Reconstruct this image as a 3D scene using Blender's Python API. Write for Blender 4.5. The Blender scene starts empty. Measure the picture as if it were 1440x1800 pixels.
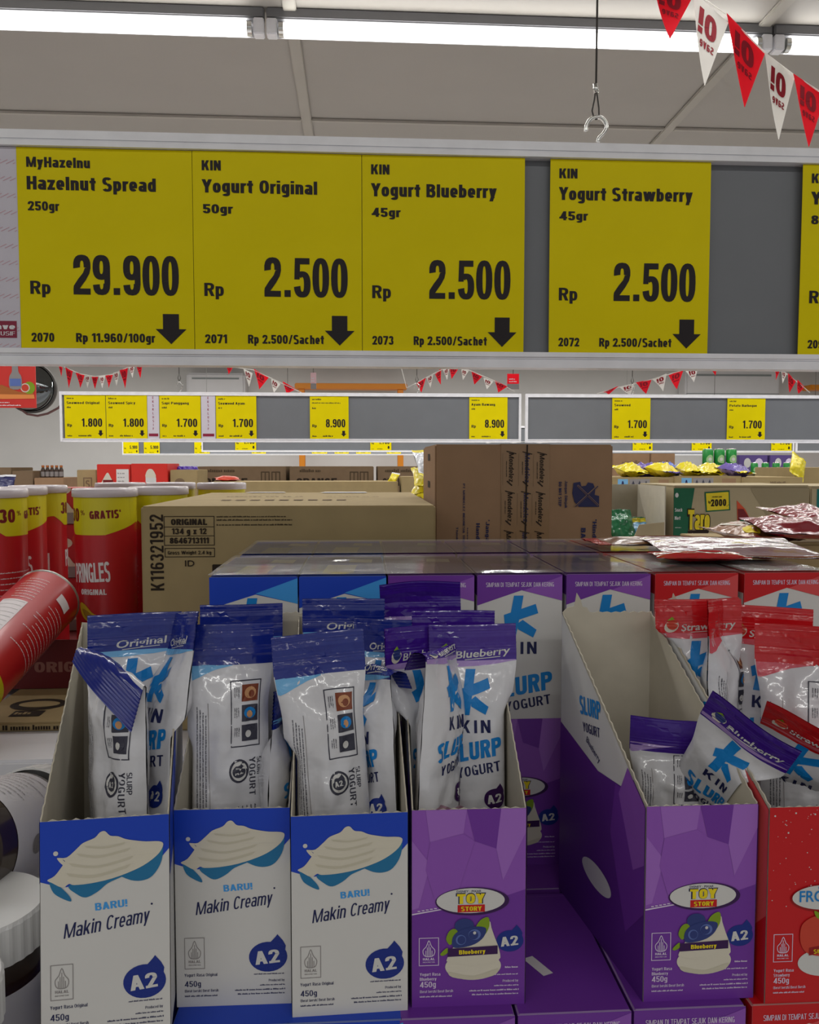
import bpy, bmesh, math, random
from mathutils import Vector, Matrix, Euler, noise
from mathutils.geometry import tessellate_polygon

random.seed(7)
SC = bpy.context.scene
COL = SC.collection
R = math.radians

# ------------------------------------------------------------------ camera, light, exposure
F_PX = 1450.0
CAM_Z = 1.45
YAW = R(3.5)
PITCH = R(3.35)
cam_d = bpy.data.cameras.new('camera')
cam_d.sensor_fit = 'AUTO'
cam_d.sensor_width = 36.0
cam_d.lens = F_PX / 1800.0 * 36.0
cam_d.clip_start = 0.02
cam = bpy.data.objects.new('camera', cam_d)
COL.objects.link(cam)
cam.location = (0, 0, CAM_Z)
cam.rotation_euler = (math.pi / 2 - PITCH, 0, -YAW)
SC.camera = cam
CAM_R = cam.rotation_euler.to_matrix()

SC.view_settings.view_transform = 'Standard'
SC.view_settings.look = 'None'
SC.view_settings.gamma = 1.0
SC.view_settings.use_curve_mapping = False
SC.view_settings.exposure = 0.62

wd = bpy.data.worlds.new('world')
SC.world = wd
wd.use_nodes = True
wd.node_tree.nodes['Background'].inputs[0].default_value = (0.93, 0.96, 1.0, 1)
wd.node_tree.nodes['Background'].inputs[1].default_value = 0.23
SC.cycles.max_bounces = 8
SC.cycles.diffuse_bounces = 4


def lamp(name, loc, sx, sy, power, rot=(0, 0, 0), col=(1, 0.99, 0.96)):
    d = bpy.data.lights.new(name, 'AREA')
    d.shape = 'RECTANGLE'
    d.size = sx
    d.size_y = sy
    d.energy = power
    d.color = col
    o = bpy.data.objects.new(name, d)
    o.location = loc
    o.rotation_euler = rot
    COL.objects.link(o)


# ceiling tube rows of the shop, and an added unseen row over the display
lamp('ceiling_row_behind_camera', (0.3, -1.5, 2.90), 9.0, 0.10, 38)
lamp('added_fill_over_display', (0.3, 1.75, 2.90), 9.0, 0.10, 38)  # unseen row added to brighten the far cards and carton tops
lamp('ceiling_row_with_visible_tubes', (0.3, 2.77, 2.855), 9.0, 0.03, 34)
lamp('ceiling_row_shop_front', (0.3, -4.6, 2.90), 9.0, 0.10, 38)
lamp('ceiling_row_second_aisle', (0.3, 6.0, 2.90), 11.0, 0.10, 110)
lamp('ceiling_row_third_aisle', (0.3, 9.3, 2.90), 11.0, 0.10, 110)

# ------------------------------------------------------------------ camera geometry


def ray(px, py):
    return CAM_R @ Vector(((px - 720.0) / F_PX, (900.0 - py) / F_PX, -1.0))


CAM_L = Vector((0, 0, CAM_Z))


def atD(px, py, d):
    return CAM_L + ray(px, py) * d


def atY(px, py, y):
    r = ray(px, py)
    return CAM_L + r * (y / r.y)


def atZ(px, py, z):
    r = ray(px, py)
    return CAM_L + r * ((z - CAM_Z) / r.z)


# ------------------------------------------------------------------ materials
def lin(c):
    return c / 12.92 if c <= 0.04045 else ((c + 0.055) / 1.055) ** 2.4


def hexc(h):
    h = h.lstrip('#')
    return tuple(lin(int(h[i:i + 2], 16) / 255.0) for i in (0, 2, 4))


MATS = {}


def mat(name, col, rough=0.5, spec=0.5, metal=0.0, coat=0.0, coat_r=0.1, noise_s=0.0, noise_amt=0.08,
        bump=0.0, bump_s=40.0, trans=0.0, emit=0.0, ecol=(1, 1, 1), alpha=1.0):
    if name in MATS:
        return MATS[name]
    m = bpy.data.materials.new(name)
    m.use_nodes = True
    nt = m.node_tree
    b = nt.nodes['Principled BSDF']
    c = hexc(col) if isinstance(col, str) else col
    b.inputs['Base Color'].default_value = (*c, 1)
    b.inputs['Roughness'].default_value = rough
    b.inputs['Specular IOR Level'].default_value = spec
    b.inputs['Metallic'].default_value = metal
    b.inputs['Coat Weight'].default_value = coat
    b.inputs['Coat Roughness'].default_value = coat_r
    b.inputs['Transmission Weight'].default_value = trans
    b.inputs['Alpha'].default_value = alpha
    if emit:
        b.inputs['Emission Color'].default_value = (*ecol, 1)
        b.inputs['Emission Strength'].default_value = emit
    tc = None
    if noise_s or bump:
        tc = nt.nodes.new('ShaderNodeTexCoord')
    if noise_s:
        n = nt.nodes.new('ShaderNodeTexNoise')
        n.inputs['Scale'].default_value = noise_s
        n.inputs['Detail'].default_value = 5
        nt.links.new(tc.outputs['Object'], n.inputs['Vector'])
        r = nt.nodes.new('ShaderNodeValToRGB')
        r.color_ramp.elements[0].position = 0.3
        r.color_ramp.elements[1].position = 0.7
        r.color_ramp.elements[0].color = (*[x * (1 - noise_amt) for x in c], 1)
        r.color_ramp.elements[1].color = (*[min(1, x * (1 + noise_amt)) for x in c], 1)
        nt.links.new(n.outputs['Fac'], r.inputs['Fac'])
        nt.links.new(r.outputs['Color'], b.inputs['Base Color'])
    if bump:
        n2 = nt.nodes.new('ShaderNodeTexNoise')
        n2.inputs['Scale'].default_value = bump_s
        n2.inputs['Detail'].default_value = 3
        nt.links.new(tc.outputs['Object'], n2.inputs['Vector'])
        bp = nt.nodes.new('ShaderNodeBump')
        bp.inputs['Strength'].default_value = bump
        bp.inputs['Distance'].default_value = 0.01
        nt.links.new(n2.outputs['Fac'], bp.inputs['Height'])
        nt.links.new(bp.outputs['Normal'], b.inputs['Normal'])
        if coat:
            nt.links.new(bp.outputs['Normal'], b.inputs['Coat Normal'])
    MATS[name] = m
    return m


def film_mat(name, tint=(1, 1, 1), rough=0.12, bump=0.5, bs=60, haze_sheen=0.16):
    if name in MATS:
        return MATS[name]
    m = bpy.data.materials.new(name)
    m.use_nodes = True
    nt = m.node_tree
    nt.nodes.clear()
    out = nt.nodes.new('ShaderNodeOutputMaterial')
    mix = nt.nodes.new('ShaderNodeMixShader')
    tr = nt.nodes.new('ShaderNodeBsdfTransparent')
    tr.inputs[0].default_value = (*tint, 1)
    gl = nt.nodes.new('ShaderNodeBsdfGlossy')
    gl.inputs['Roughness'].default_value = rough
    fr = nt.nodes.new('ShaderNodeFresnel')
    fr.inputs['IOR'].default_value = 1.45
    tc = nt.nodes.new('ShaderNodeTexCoord')
    n = nt.nodes.new('ShaderNodeTexNoise')
    n.inputs['Scale'].default_value = bs
    nt.links.new(tc.outputs['Object'], n.inputs['Vector'])
    bp = nt.nodes.new('ShaderNodeBump')
    bp.inputs['Strength'].default_value = bump
    bp.inputs['Distance'].default_value = 0.01
    nt.links.new(n.outputs['Fac'], bp.inputs['Height'])
    nt.links.new(bp.outputs['Normal'], gl.inputs['Normal'])
    nt.links.new(bp.outputs['Normal'], fr.inputs['Normal'])
    nt.links.new(fr.outputs[0], mix.inputs[0])
    df = nt.nodes.new('ShaderNodeBsdfDiffuse')
    df.inputs[0].default_value = (.8, .8, .84, 1)  # milky film; this white also stands in for pale ceiling reflections
    hz = nt.nodes.new('ShaderNodeMixShader')
    hz.inputs[0].default_value = haze_sheen
    nt.links.new(tr.outputs[0], hz.inputs[1])
    nt.links.new(df.outputs[0], hz.inputs[2])
    nt.links.new(hz.outputs[0], mix.inputs[1])
    nt.links.new(gl.outputs[0], mix.inputs[2])
    nt.links.new(mix.outputs[0], out.inputs[0])
    MATS[name] = m
    return m


# ------------------------------------------------------------------ mesh builder and objects
class MB:
    def __init__(self):
        self.v = []
        self.f = []
        self.mi = []
        self.mats = []
        self.sm = []

    def slot(self, m):
        if m not in self.mats:
            self.mats.append(m)
        return self.mats.index(m)

    def add(self, verts, faces, m, smooth=False, xf=None):
        o = len(self.v)
        if xf is not None:
            verts = [xf @ Vector(p) for p in verts]
        self.v.extend([tuple(p) for p in verts])
        s = self.slot(m)
        for f in faces:
            self.f.append([i + o for i in f])
            self.mi.append(s)
            self.sm.append(smooth)
        return self

    def box(self, x0, x1, y0, y1, z0, z1, m, xf=None, bev=0.0):
        if bev:
            vs, fs = bevel_box(round(x1 - x0, 5), round(y1 - y0, 5), round(z1 - z0, 5), bev)
            vs = [(p[0] + x0, p[1] + y0, p[2] + z0) for p in vs]
            return self.add(vs, fs, m, False, xf)
        v = [(x0, y0, z0), (x1, y0, z0), (x1, y1, z0), (x0, y1, z0), (x0, y0, z1), (x1, y0, z1), (x1, y1, z1), (x0, y1, z1)]
        f = [(0, 3, 2, 1), (4, 5, 6, 7), (0, 1, 5, 4), (1, 2, 6, 5), (2, 3, 7, 6), (3, 0, 4, 7)]
        return self.add(v, f, m, False, xf)

    def lathe(self, prof, m, seg=48, xf=None, smooth=True, cap0=True, cap1=True):
        n = len(prof)
        v = []
        for r, z in prof:
            for i in range(seg):
                a = 2 * math.pi * i / seg
                v.append((r * math.cos(a), r * math.sin(a), z))
        f = []
        for j in range(n - 1):
            for i in range(seg):
                k = (i + 1) % seg
                f.append((j * seg + i, j * seg + k, (j + 1) * seg + k, (j + 1) * seg + i))
        self.add(v, f, m, smooth, xf)
        if cap0:
            self.add(v[:seg], [tuple(reversed(range(seg)))], m, False, xf)
        if cap1:
            self.add(v[-seg:], [tuple(range(seg))], m, False, xf)
        return self

    def tube(self, pts, r, m, seg=8):
        pts = [Vector(p) for p in pts]
        n = len(pts)
        v = []
        up = Vector((0.13, 0.31, 0.94))
        for i, p in enumerate(pts):
            t = (pts[min(i + 1, n - 1)] - pts[max(i - 1, 0)]).normalized()
            a = t.cross(up)
            if a.length < 1e-4:
                a = t.cross(Vector((1, 0, 0)))
            a.normalize()
            b = t.cross(a).normalized()
            rr = r[i] if isinstance(r, (list, tuple)) else r
            for k in range(seg):
                g = 2 * math.pi * k / seg
                v.append(p + a * math.cos(g) * rr + b * math.sin(g) * rr)
        f = []
        for i in range(n - 1):
            for k in range(seg):
                q = (k + 1) % seg
                f.append((i * seg + k, i * seg + q, (i + 1) * seg + q, (i + 1) * seg + k))
        f.append(tuple(reversed(range(seg))))
        f.append(tuple(range((n - 1) * seg, n * seg)))
        return self.add(v, f, m, True)

    def grid(self, fn, nu, nv, m, smooth=True, mfn=None):
        o = len(self.v)
        for j in range(nv + 1):
            for i in range(nu + 1):
                self.v.append(tuple(fn(i / nu, j / nv)))
        s = self.slot(m)
        for j in range(nv):
            for i in range(nu):
                a = o + j * (nu + 1) + i
                self.f.append([a, a + 1, a + nu + 2, a + nu + 1])
                self.mi.append(self.slot(mfn((i + .5) / nu, (j + .5) / nv)) if mfn else s)
                self.sm.append(smooth)
        return self

    def prism(self, poly, h, m, xf=None):
        """poly in x,y extruded from z=0 to z=h"""
        n = len(poly)
        tr = tessellate_polygon([[Vector((p[0], p[1], 0)) for p in poly]])
        v = [(p[0], p[1], 0) for p in poly] + [(p[0], p[1], h) for p in poly]
        ar = sum(poly[i][0] * poly[(i + 1) % n][1] - poly[(i + 1) % n][0] * poly[i][1] for i in range(n))
        f = []
        for t in tr:
            a, b, c = [Vector((*poly[i], 0)) for i in t]
            if (b - a).cross(c - a).z < 0:
                t = (t[0], t[2], t[1])
            f.append((t[2], t[1], t[0]))
            f.append((t[0] + n, t[1] + n, t[2] + n))
        for i in range(n):
            k = (i + 1) % n
            f.append((i, k, k + n, i + n) if ar > 0 else (k, i, i + n, k + n))
        return self.add(v, f, m, False, xf)

    def art(self, A, fn, cell=0.0, z=0.00015):
        """put the flat artwork A on a surface: fn(x, y, offset) -> point"""
        k = 0
        for tris, m, layer in A.items:
            vs, fs = [], []
            for t in tris:
                k += 1
                e = z * layer + (k % 16) * z * .028        # overlapping strokes never share a plane
                for q in (split(t, cell) if cell else [t]):
                    o = len(vs)
                    vs.extend(fn(p[0], p[1], e) for p in q)
                    fs.append(tuple(range(o, o + len(q))))
            self.add(vs, fs, m)
        return self

    def build(self, name, parent=None, auto=False):
        me = bpy.data.meshes.new(name)
        me.from_pydata(self.v, [], self.f)
        for m in self.mats:
            me.materials.append(m)
        me.polygons.foreach_set('material_index', self.mi)
        me.polygons.foreach_set('use_smooth', self.sm)
        me.update()
        o = bpy.data.objects.new(name, me)
        COL.objects.link(o)
        if parent is not None:
            o.parent = parent
        return o


def split(poly, cell):
    polys = [poly]
    for ax in (0, 1):
        out = []
        for p in polys:
            lo = min(q[ax] for q in p)
            hi = max(q[ax] for q in p)
            k = math.floor(lo / cell + 1e-6) + 1
            cur = p
            while k * cell < hi - 1e-9 and cur:
                a, cur = cut(cur, ax, k * cell)
                if a:
                    out.append(a)
                k += 1
            if cur:
                out.append(cur)
        polys = out
    return polys


def cut(p, ax, c):
    a, b = [], []
    n = len(p)
    for i in range(n):
        q, r = p[i], p[(i + 1) % n]
        dq, dr = q[ax] - c, r[ax] - c
        if dq <= 0:
            a.append(q)
        if dq >= 0:
            b.append(q)
        if dq * dr < 0:
            t = dq / (dq - dr)
            w = (q[0] + (r[0] - q[0]) * t, q[1] + (r[1] - q[1]) * t)
            a.append(w)
            b.append(w)
    return (a if len(a) > 2 else None), (b if len(b) > 2 else None)


_bb = {}


def bevel_box(sx, sy, sz, bev):
    k = (sx, sy, sz, bev)
    if k not in _bb:
        bm = bmesh.new()
        bmesh.ops.create_cube(bm, size=1.0)
        for v in bm.verts:
            v.co = Vector(((v.co.x + .5) * sx, (v.co.y + .5) * sy, (v.co.z + .5) * sz))
        bmesh.ops.bevel(bm, geom=bm.edges[:], offset=bev, segments=2, affect='EDGES')
        bm.verts.index_update()
        _bb[k] = ([tuple(v.co) for v in bm.verts], [tuple(v.index for v in f.verts) for f in bm.faces])
        bm.free()
    return _bb[k]


def thing(name, label, cat, loc=(0, 0, 0), rotz=0.0, group=None):
    o = bpy.data.objects.new(name, None)
    o.empty_display_size = 0.03
    COL.objects.link(o)
    o.location = loc
    o.rotation_euler = (0, 0, rotz)
    return tag(o, label, cat, group)


def tag(o, label, cat, group=None):
    o['label'] = label
    o['category'] = cat
    if group:
        o['group'] = group
    return o


def struct(o):
    o['kind'] = 'structure'
    return o


# ------------------------------------------------------------------ flat artwork
_tm = {}


def text_tris(s, off):
    k = (s, off)
    if k not in _tm:
        cu = bpy.data.curves.new('glyphs', 'FONT')
        cu.body = s
        cu.size = 1.0
        cu.offset = off
        cu.resolution_u = 3
        ob = bpy.data.objects.new('glyphs', cu)
        me = ob.to_mesh()
        me.calc_loop_triangles()
        vs = [(v.co.x, v.co.y) for v in me.vertices]
        tr = [[vs[i] for i in t.vertices] for t in me.loop_triangles]
        ob.to_mesh_clear()
        bpy.data.objects.remove(ob)
        bpy.data.curves.remove(cu)
        _tm[k] = tr
    return _tm[k]


_ch = {}


def cap_h(off):
    if off not in _ch:
        ys = [p[1] for t in text_tris('H', off) for p in t]
        _ch[off] = (min(ys), max(ys) - min(ys))
    return _ch[off]


class Art:
    """flat coloured shapes, x right and y up in metres"""

    def __init__(self):
        self.items = []

    def tris(self, t, m, layer):
        self.items.append((t, m, layer))

    def poly(self, pts, m, layer=1):
        tr = tessellate_polygon([[Vector((p[0], p[1], 0)) for p in pts]])
        out = []
        for t in tr:
            a, b, c = [pts[i] for i in t]
            if (b[0] - a[0]) * (c[1] - a[1]) - (b[1] - a[1]) * (c[0] - a[0]) < 0:
                b, c = c, b
            out.append([tuple(a), tuple(b), tuple(c)])
        self.tris(out, m, layer)
        return self

    def rect(self, x0, y0, x1, y1, m, layer=1):
        return self.poly([(x0, y0), (x1, y0), (x1, y1), (x0, y1)], m, layer)

    def ell(self, cx, cy, rx, ry, m, layer=1, n=28, rot=0.0):
        c, s = math.cos(rot), math.sin(rot)
        pts = []
        for i in range(n):
            a = 2 * math.pi * i / n
            x, y = rx * math.cos(a), ry * math.sin(a)
            pts.append((cx + x * c - y * s, cy + x * s + y * c))
        return self.poly(pts, m, layer)

    def stroke(self, pts, w, m, layer=1, closed=False):
        n = len(pts)
        for i in range(n if closed else n - 1):
            a, b = Vector(pts[i]), Vector(pts[(i + 1) % n])
            d = b - a
            if d.length < 1e-9:
                continue
            d.normalize()
            p = Vector((-d.y, d.x)) * w / 2
            e = d * w * .35
            self.poly([a - p - e, b - p + e, b + p + e, a + p - e], m, layer)
        return self

    def frame(self, x0, y0, x1, y1, w, m, layer=1):
        return self.stroke([(x0, y0), (x1, y0), (x1, y1), (x0, y1)], w, m, layer, True)

    def text(self, s, x, y, h, m, layer=2, w=None, off=0.02, al='l', rot=0.0, shear=0.0, mirror=False):
        """cap height h, baseline-left (or -right, -centre) at x,y; w = total width"""
        tr = text_tris(s, off)
        if not tr:
            return self
        y0, ch = cap_h(off)
        xs = [p[0] for t in tr for p in t]
        lo, hi = min(xs), max(xs)
        sy = h / ch
        sx = (w / (hi - lo)) if w else sy
        W = (hi - lo) * sx
        ox = 0 if al == 'l' else (-W if al == 'r' else -W / 2)
        c, sn = math.cos(rot), math.sin(rot)
        out = []
        for t in tr:
            q = []
            for p in t:
                a = (p[0] - lo) * sx + ox
                b = (p[1] - y0) * sy
                a += shear * b
                if mirror:
                    a = -a
                q.append((x + a * c - b * sn, y + a * sn + b * c))
            if mirror:
                q.reverse()
            out.append(q)
        self.tris(out, m, layer)
        return self

    def lines(self, x0, y, w, h, n, gap, m, layer=1, seed=0, al='l', rot=0.0):
        """rows of print too small to read: broken short dashes"""
        rn = random.Random(seed)
        c, s = math.cos(rot), math.sin(rot)
        for k in range(n):
            ww = w * rn.uniform(.72, 1.0)
            x = 0.0 if al == 'l' else w - ww
            end = x + ww
            while x < end - h * .4:
                for _ in range(rn.randint(2, 8)):
                    if x > end - h * .5:
                        break
                    l = h * rn.uniform(.34, .50)
                    b = -k * gap
                    hh = h * rn.choice((.68, .72, .75, 1.0))
                    q = [(x, b), (x + l, b), (x + l, b + hh), (x, b + hh)]
                    self.poly([(x0 + a * c - d * s, y + a * s + d * c) for a, d in q], m, layer)
                    x += l + h * .16
                x += h * .42
        return self

    def put(self, B, dx=0.0, dy=0.0, s=1.0):
        for tris, m, layer in B.items:
            self.items.append(([[(p[0] * s + dx, p[1] * s + dy) for p in t] for t in tris], m, layer))
        return self

    def clip(self, x0, y0, x1, y1):
        out = []
        for tris, m, layer in self.items:
            n = []
            for t in tris:
                p = t
                for ax, c, hi in ((0, x0, 0), (0, x1, 1), (1, y0, 0), (1, y1, 1)):
                    a, b = cut(p, ax, c)
                    p = a if hi else b
                    if not p:
                        break
                if p:
                    n.append(p)
            if n:
                out.append((n, m, layer))
        self.items = out
        return self


def smooth(pts, n=5, closed=True):
    out = []
    k = len(pts)
    for i in range(k if closed else k - 1):
        p0, p1, p2, p3 = (pts[(i + j - 1) % k] if closed else pts[min(max(i + j - 1, 0), k - 1)] for j in range(4))
        for j in range(n):
            t = j / n
            out.append(tuple(.5 * ((2 * p1[a]) + (-p0[a] + p2[a]) * t + (2 * p0[a] - 5 * p1[a] + 4 * p2[a] - p3[a]) * t * t
                                   + (-p0[a] + 3 * p1[a] - 3 * p2[a] + p3[a]) * t ** 3) for a in (0, 1)))
    return out


# ------------------------------------------------------------------ a plain condensed grotesque drawn from bars and arcs
def ring(cx, cy, rx, ry, tx, ty, a0=0, a1=360, n=24, e=2.5):
    def p(rx_, ry_, a):
        c, s = math.cos(a), math.sin(a)
        return (cx + math.copysign(abs(c) ** (2 / e), c) * rx_, cy + math.copysign(abs(s) ** (2 / e), s) * ry_)
    n = max(4, int(n * abs(a1 - a0) / 360))
    out = []
    for i in range(n):
        a = R(a0 + (a1 - a0) * i / n)
        b = R(a0 + (a1 - a0) * (i + 1) / n)
        out.append([p(rx, ry, a), p(rx, ry, b), p(rx - tx, ry - ty, b), p(rx - tx, ry - ty, a)])
    return out


def rr(x0, y0, x1, y1):
    return [[(x0, y0), (x1, y0), (x1, y1), (x0, y1)]]


_gl = {}


def glyph(ch, T):
    k = (ch, T)
    if k not in _gl:
        _gl[k] = _glyph(ch, T)
    return _gl[k]


def _glyph(ch, T):
    U = T * .80
    V = lambda x, a=0.0, b=1.0: rr(x, a, x + T, b)
    B = lambda a, b, y: rr(a, y, b, y + U)
    D = lambda xa, ya, xb, yb, w=T * 1.06: [[(xa, ya), (xa + w, ya), (xb + w, yb), (xb, yb)]]
    O = lambda cx, cy, rx, ry, a0=0, a1=360: ring(cx, cy, rx, ry, T, U, a0, a1)
    W = .40 + T
    x = .75
    w = .32 + T * .9
    c = w / 2
    h = W / 2
    if ch == 'A': return D(0, 0, h - T * .5, 1) + D(W + .04 - T, 0, h - T * .5, 1) + B(.1, W - .1, .21), W + .04
    if ch == 'B': return V(0) + B(0, h, 0) + B(0, h, .5 - U / 2 + .02) + B(0, h, 1 - U) + O(h - .02, .27 + .01, h + .02, .28 + U * .2, -90, 90) + O(h - .03, .745, h, .255, -90, 90), W
    if ch == 'C': return O(h, .5, h, .5, 38, 322), W
    if ch == 'D': return V(0) + B(0, h, 0) + B(0, h, 1 - U) + O(h - .04, .5, h + .04, .5, -90, 90), W
    if ch == 'E': return V(0) + B(0, W - .06, 0) + B(0, W - .09, .5 - U / 2 + .02) + B(0, W - .06, 1 - U), W - .06
    if ch == 'F': return V(0) + B(0, W - .11, .46) + B(0, W - .07, 1 - U), W - .07
    if ch == 'G': return O(h, .5, h, .5, 38, 345) + V(W - T, 0, .5) + B(h, W, .36), W
    if ch == 'H': return V(0) + V(W - T) + B(0, W, .5 - U / 2), W
    if ch == 'I': return V(0), T
    if ch == 'J': return V(W - T - .08, .25, 1) + O(h - .04, .27, h - .04, .27, 180, 360), W - .08
    if ch == 'K': return V(0) + D(T * .55, .34, W - T * .95, 1) + D(W - T * .95, 0, T + .0, .62), W + .04
    if ch == 'L': return V(0) + B(0, W - .08, 0), W - .08
    if ch == 'M': return rr(0, 0, T * .9, 1) + rr(W + .22 - T * .9, 0, W + .22, 1) + D(T * .2, 1, (W + .22) / 2 - T * .42, .0, T * .84) + D(W + .22 - T * 1.04, 1, (W + .22) / 2 - T * .42, .0, T * .84), W + .22
    if ch == 'N': return V(0) + V(W - T) + D(0, 1, W - T, 0), W
    if ch in 'O': return O(h, .5, h, .5), W
    if ch == '0': return O(h - .02, .5, h - .02, .5), W - .04
    if ch == 'P': return V(0) + B(0, h, .40) + B(0, h, 1 - U) + O(h - .02, .70, h + .02, .30, -90, 90), W
    if ch == 'Q': return O(h, .5, h, .5) + D(W - T, -.06, h - T * .2, .26), W
    if ch == 'R': return V(0) + B(0, h, .42) + B(0, h, 1 - U) + O(h - .02, .71, h + .02, .29, -90, 90) + D(W - T, 0, h - T * .3, .46), W
    if ch == 'S': return O(h, .74, h - .01, .26 + U * .15, 25, 270) + O(h, .26 + U * .0, h, .26 + U * .25, -155, 90), W
    if ch == 'T': return V(h - T / 2) + B(0, W, 1 - U), W
    if ch == 'U': return V(0, .25, 1) + V(W - T, .25, 1) + O(h, .28, h, .28, 180, 360), W
    if ch == 'V': return D(0, 1, h - T * .5, 0) + D(W + .02 - T, 1, h - T * .5, 0), W + .02
    if ch == 'W': return D(0, 1, .19, 0) + D(.42, 1, .19, 0) + D(.42, 1, .64, 0) + D(.84, 1, .64, 0), .84 + T
    if ch == 'X': return D(0, 0, W - T, 1) + D(W - T, 0, 0, 1), W
    if ch == 'Y': return V(h - T / 2, 0, .46) + D(h - T * .53, .42, -.02, 1) + D(h - T * .53, .42, W + .02 - T, 1), W
    if ch == 'Z': return B(0, W - .02, 0) + B(0, W - .02, 1 - U) + D(0, .05, W - .02 - T, .95), W - .02
    if ch == '1': return V(.17) + [[(.17, 1), (.17, 1 - U * 1.25), (0, 1 - U * 1.6), (0, 1 - U * .75), (.11, 1 - U * .5)]], .17 + T
    if ch == '2': return O(h - .02, .71, h - .02, .29, -5, 185) + D(0, .0, W - .04 - T, .66) + B(0, W - .04, 0), W - .04
    if ch == '3': return O(h - .02, .735, h - .04, .265, -90, 175) + O(h - .02, .275, h - .02, .275, -175, 90), W - .04
    if ch == '4': return V(W - .06 - T) + B(0, W + .02, .19) + D(0, .19, W - .06 - T, 1), W + .02
    if ch == '5': return B(.04, W - .06, 1 - U) + V(.03, .45, 1) + O(h - .02, .32, h - .02, .32, -170, 150), W - .04
    if ch == '6': return O(h - .02, .32, h - .02, .32) + O(h - .02, .64, h - .02, .36, 25, 180) + V(0, .3, .66), W - .04
    if ch == '7': return B(0, W - .04, 1 - U) + D(.1, 0, W - .04 - T, 1 - U * .9), W - .04
    if ch == '8': return O(h - .02, .745, h - .04, .255) + O(h - .02, .28, h - .02, .28), W - .04
    if ch == '9': return O(h - .02, .68, h - .02, .32) + O(h - .02, .36, h - .02, .36, 200, 360) + V(W - .04 - T, .34, .7), W - .04
    if ch == 'a': return O(c, .23, c, .23) + V(w - T, 0, .52) + O(c, .52, c, .23, 0, 155), w
    if ch == 'b': return V(0) + O(c, x / 2, c, x / 2), w
    if ch == 'c': return O(c, x / 2, c, x / 2, 42, 318), w
    if ch == 'd': return V(w - T) + O(c, x / 2, c, x / 2), w
    if ch == 'e': return O(c, x / 2, c, x / 2, 0, 318) + B(T * .5, w - T * .05, x / 2 - U * .7), w
    if ch == 'f': return V(.09, 0, .78) + O(.11 + T * .6, .76, .02 + T * .6, .24, 80, 180) + B(0, .24 + T * .6, x - U), .24 + T * .6
    if ch == 'g': return O(c, x / 2 + .02, c, x / 2 - .02) + V(w - T, -.05, x) + O(c, -.03, c, .22, 205, 360), w
    if ch == 'h': return V(0) + V(w - T, 0, .5) + O(c, .5, c, .25, 0, 180), w
    if ch == 'i': return V(0, 0, x) + V(0, .85, 1), T
    if ch == 'j': return V(.05, -.1, x) + V(.05, .85, 1) + B(-.05, .05 + T, -.25), T + .05
    if ch == 'k': return V(0) + D(T * .5, .26, w - T * .95, x) + D(w - T * .9, 0, T * .9, .48), w + .03
    if ch == 'l': return V(0), T
    if ch == 'm': return V(0, 0, x) + V(w - T * 1.1, 0, .5) + V(2 * w - T * 2.2, 0, .5) + O(c, .5, c - T * .05, .25, 0, 180) + O(c + w - T * 1.1, .5, c - T * .05, .25, 0, 180), 2 * w - T * 1.2
    if ch == 'n': return V(0, 0, x) + V(w - T, 0, .5) + O(c, .5, c, .25, 0, 180), w
    if ch == 'o': return O(c, x / 2, c, x / 2), w
    if ch == 'p': return V(0, -.25, x) + O(c, x / 2, c, x / 2), w
    if ch == 'q': return V(w - T, -.25, x) + O(c, x / 2, c, x / 2), w
    if ch == 'r': return V(0, 0, x) + O(.19 + T * .5, .46, .19 + T * .5, .29, 75, 175), .21 + T * .6
    if ch == 's': return O(c, .55, c - .01, .20 + U * .1, 25, 270) + O(c, .20, c, .20 + U * .2, -155, 90), w
    if ch == 't': return V(.10, .12, .95) + B(0, .26 + T * .62, x - U) + O(.10 + .10 + T * .4, .17, .10 + T * .4, .17, 180, 285), .26 + T * .62
    if ch == 'u': return V(0, .25, x) + V(w - T, 0, x) + O(c, .25, c, .25, 180, 360), w
    if ch == 'v': return D(0, x, c - T * .5, 0) + D(w - T, x, c - T * .5, 0), w
    if ch == 'w': return D(0, x, .15, 0) + D(.33, x, .15, 0) + D(.33, x, .50, 0) + D(.66, x, .50, 0), .66 + T
    if ch == 'x': return D(0, 0, w - T, x) + D(w - T, 0, 0, x), w
    if ch == 'y': return D(0, x, c - T * .5, 0) + D(w - T, x, c - T * 1.0, -.25), w
    if ch == 'z': return B(0, w - .04, 0) + B(0, w - .04, x - U) + D(0, .05, w - .04 - T, x - .05), w - .04
    if ch == '.': return rr(0, 0, T * 1.05, U * 1.3), T * 1.05
    if ch == ',': return rr(0, -.08, T, U * 1.2), T
    if ch == '!': return rr(0, 0, T, U * 1.2) + V(0, .32, 1), T
    if ch == '/': return D(0, -.02, .30, 1.02, T * .8), .30 + T * .8
    if ch == '%': return ring(.16, .74, .16, .24, T * .6, U * .7) + ring(.58, .26, .16, .24, T * .6, U * .7) + D(.14, 0, .46, 1, T * .7), .74
    if ch == '-': return B(0, .3, .34), .3
    if ch == '*': return D(0, .72, .14, 1, T * .5) + D(.14, .72, 0, 1, T * .5) + rr(0, .83, .2, .9), .22
    if ch == "'": return V(0, .7, 1), T
    if ch == '(': return ring(.26, .5, .26, .62, T * .8, U, 110, 250), .2
    if ch == ')': return ring(-.02, .5, .26, .62, T * .8, U, -70, 70), .22
    if ch == '~': return rr(0, 1.12, w, 1.12 + U * .7), w
    return [], .26


def _tri(poly):
    return [[poly[0], poly[i], poly[i + 1]] for i in range(1, len(poly) - 1)]


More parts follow.
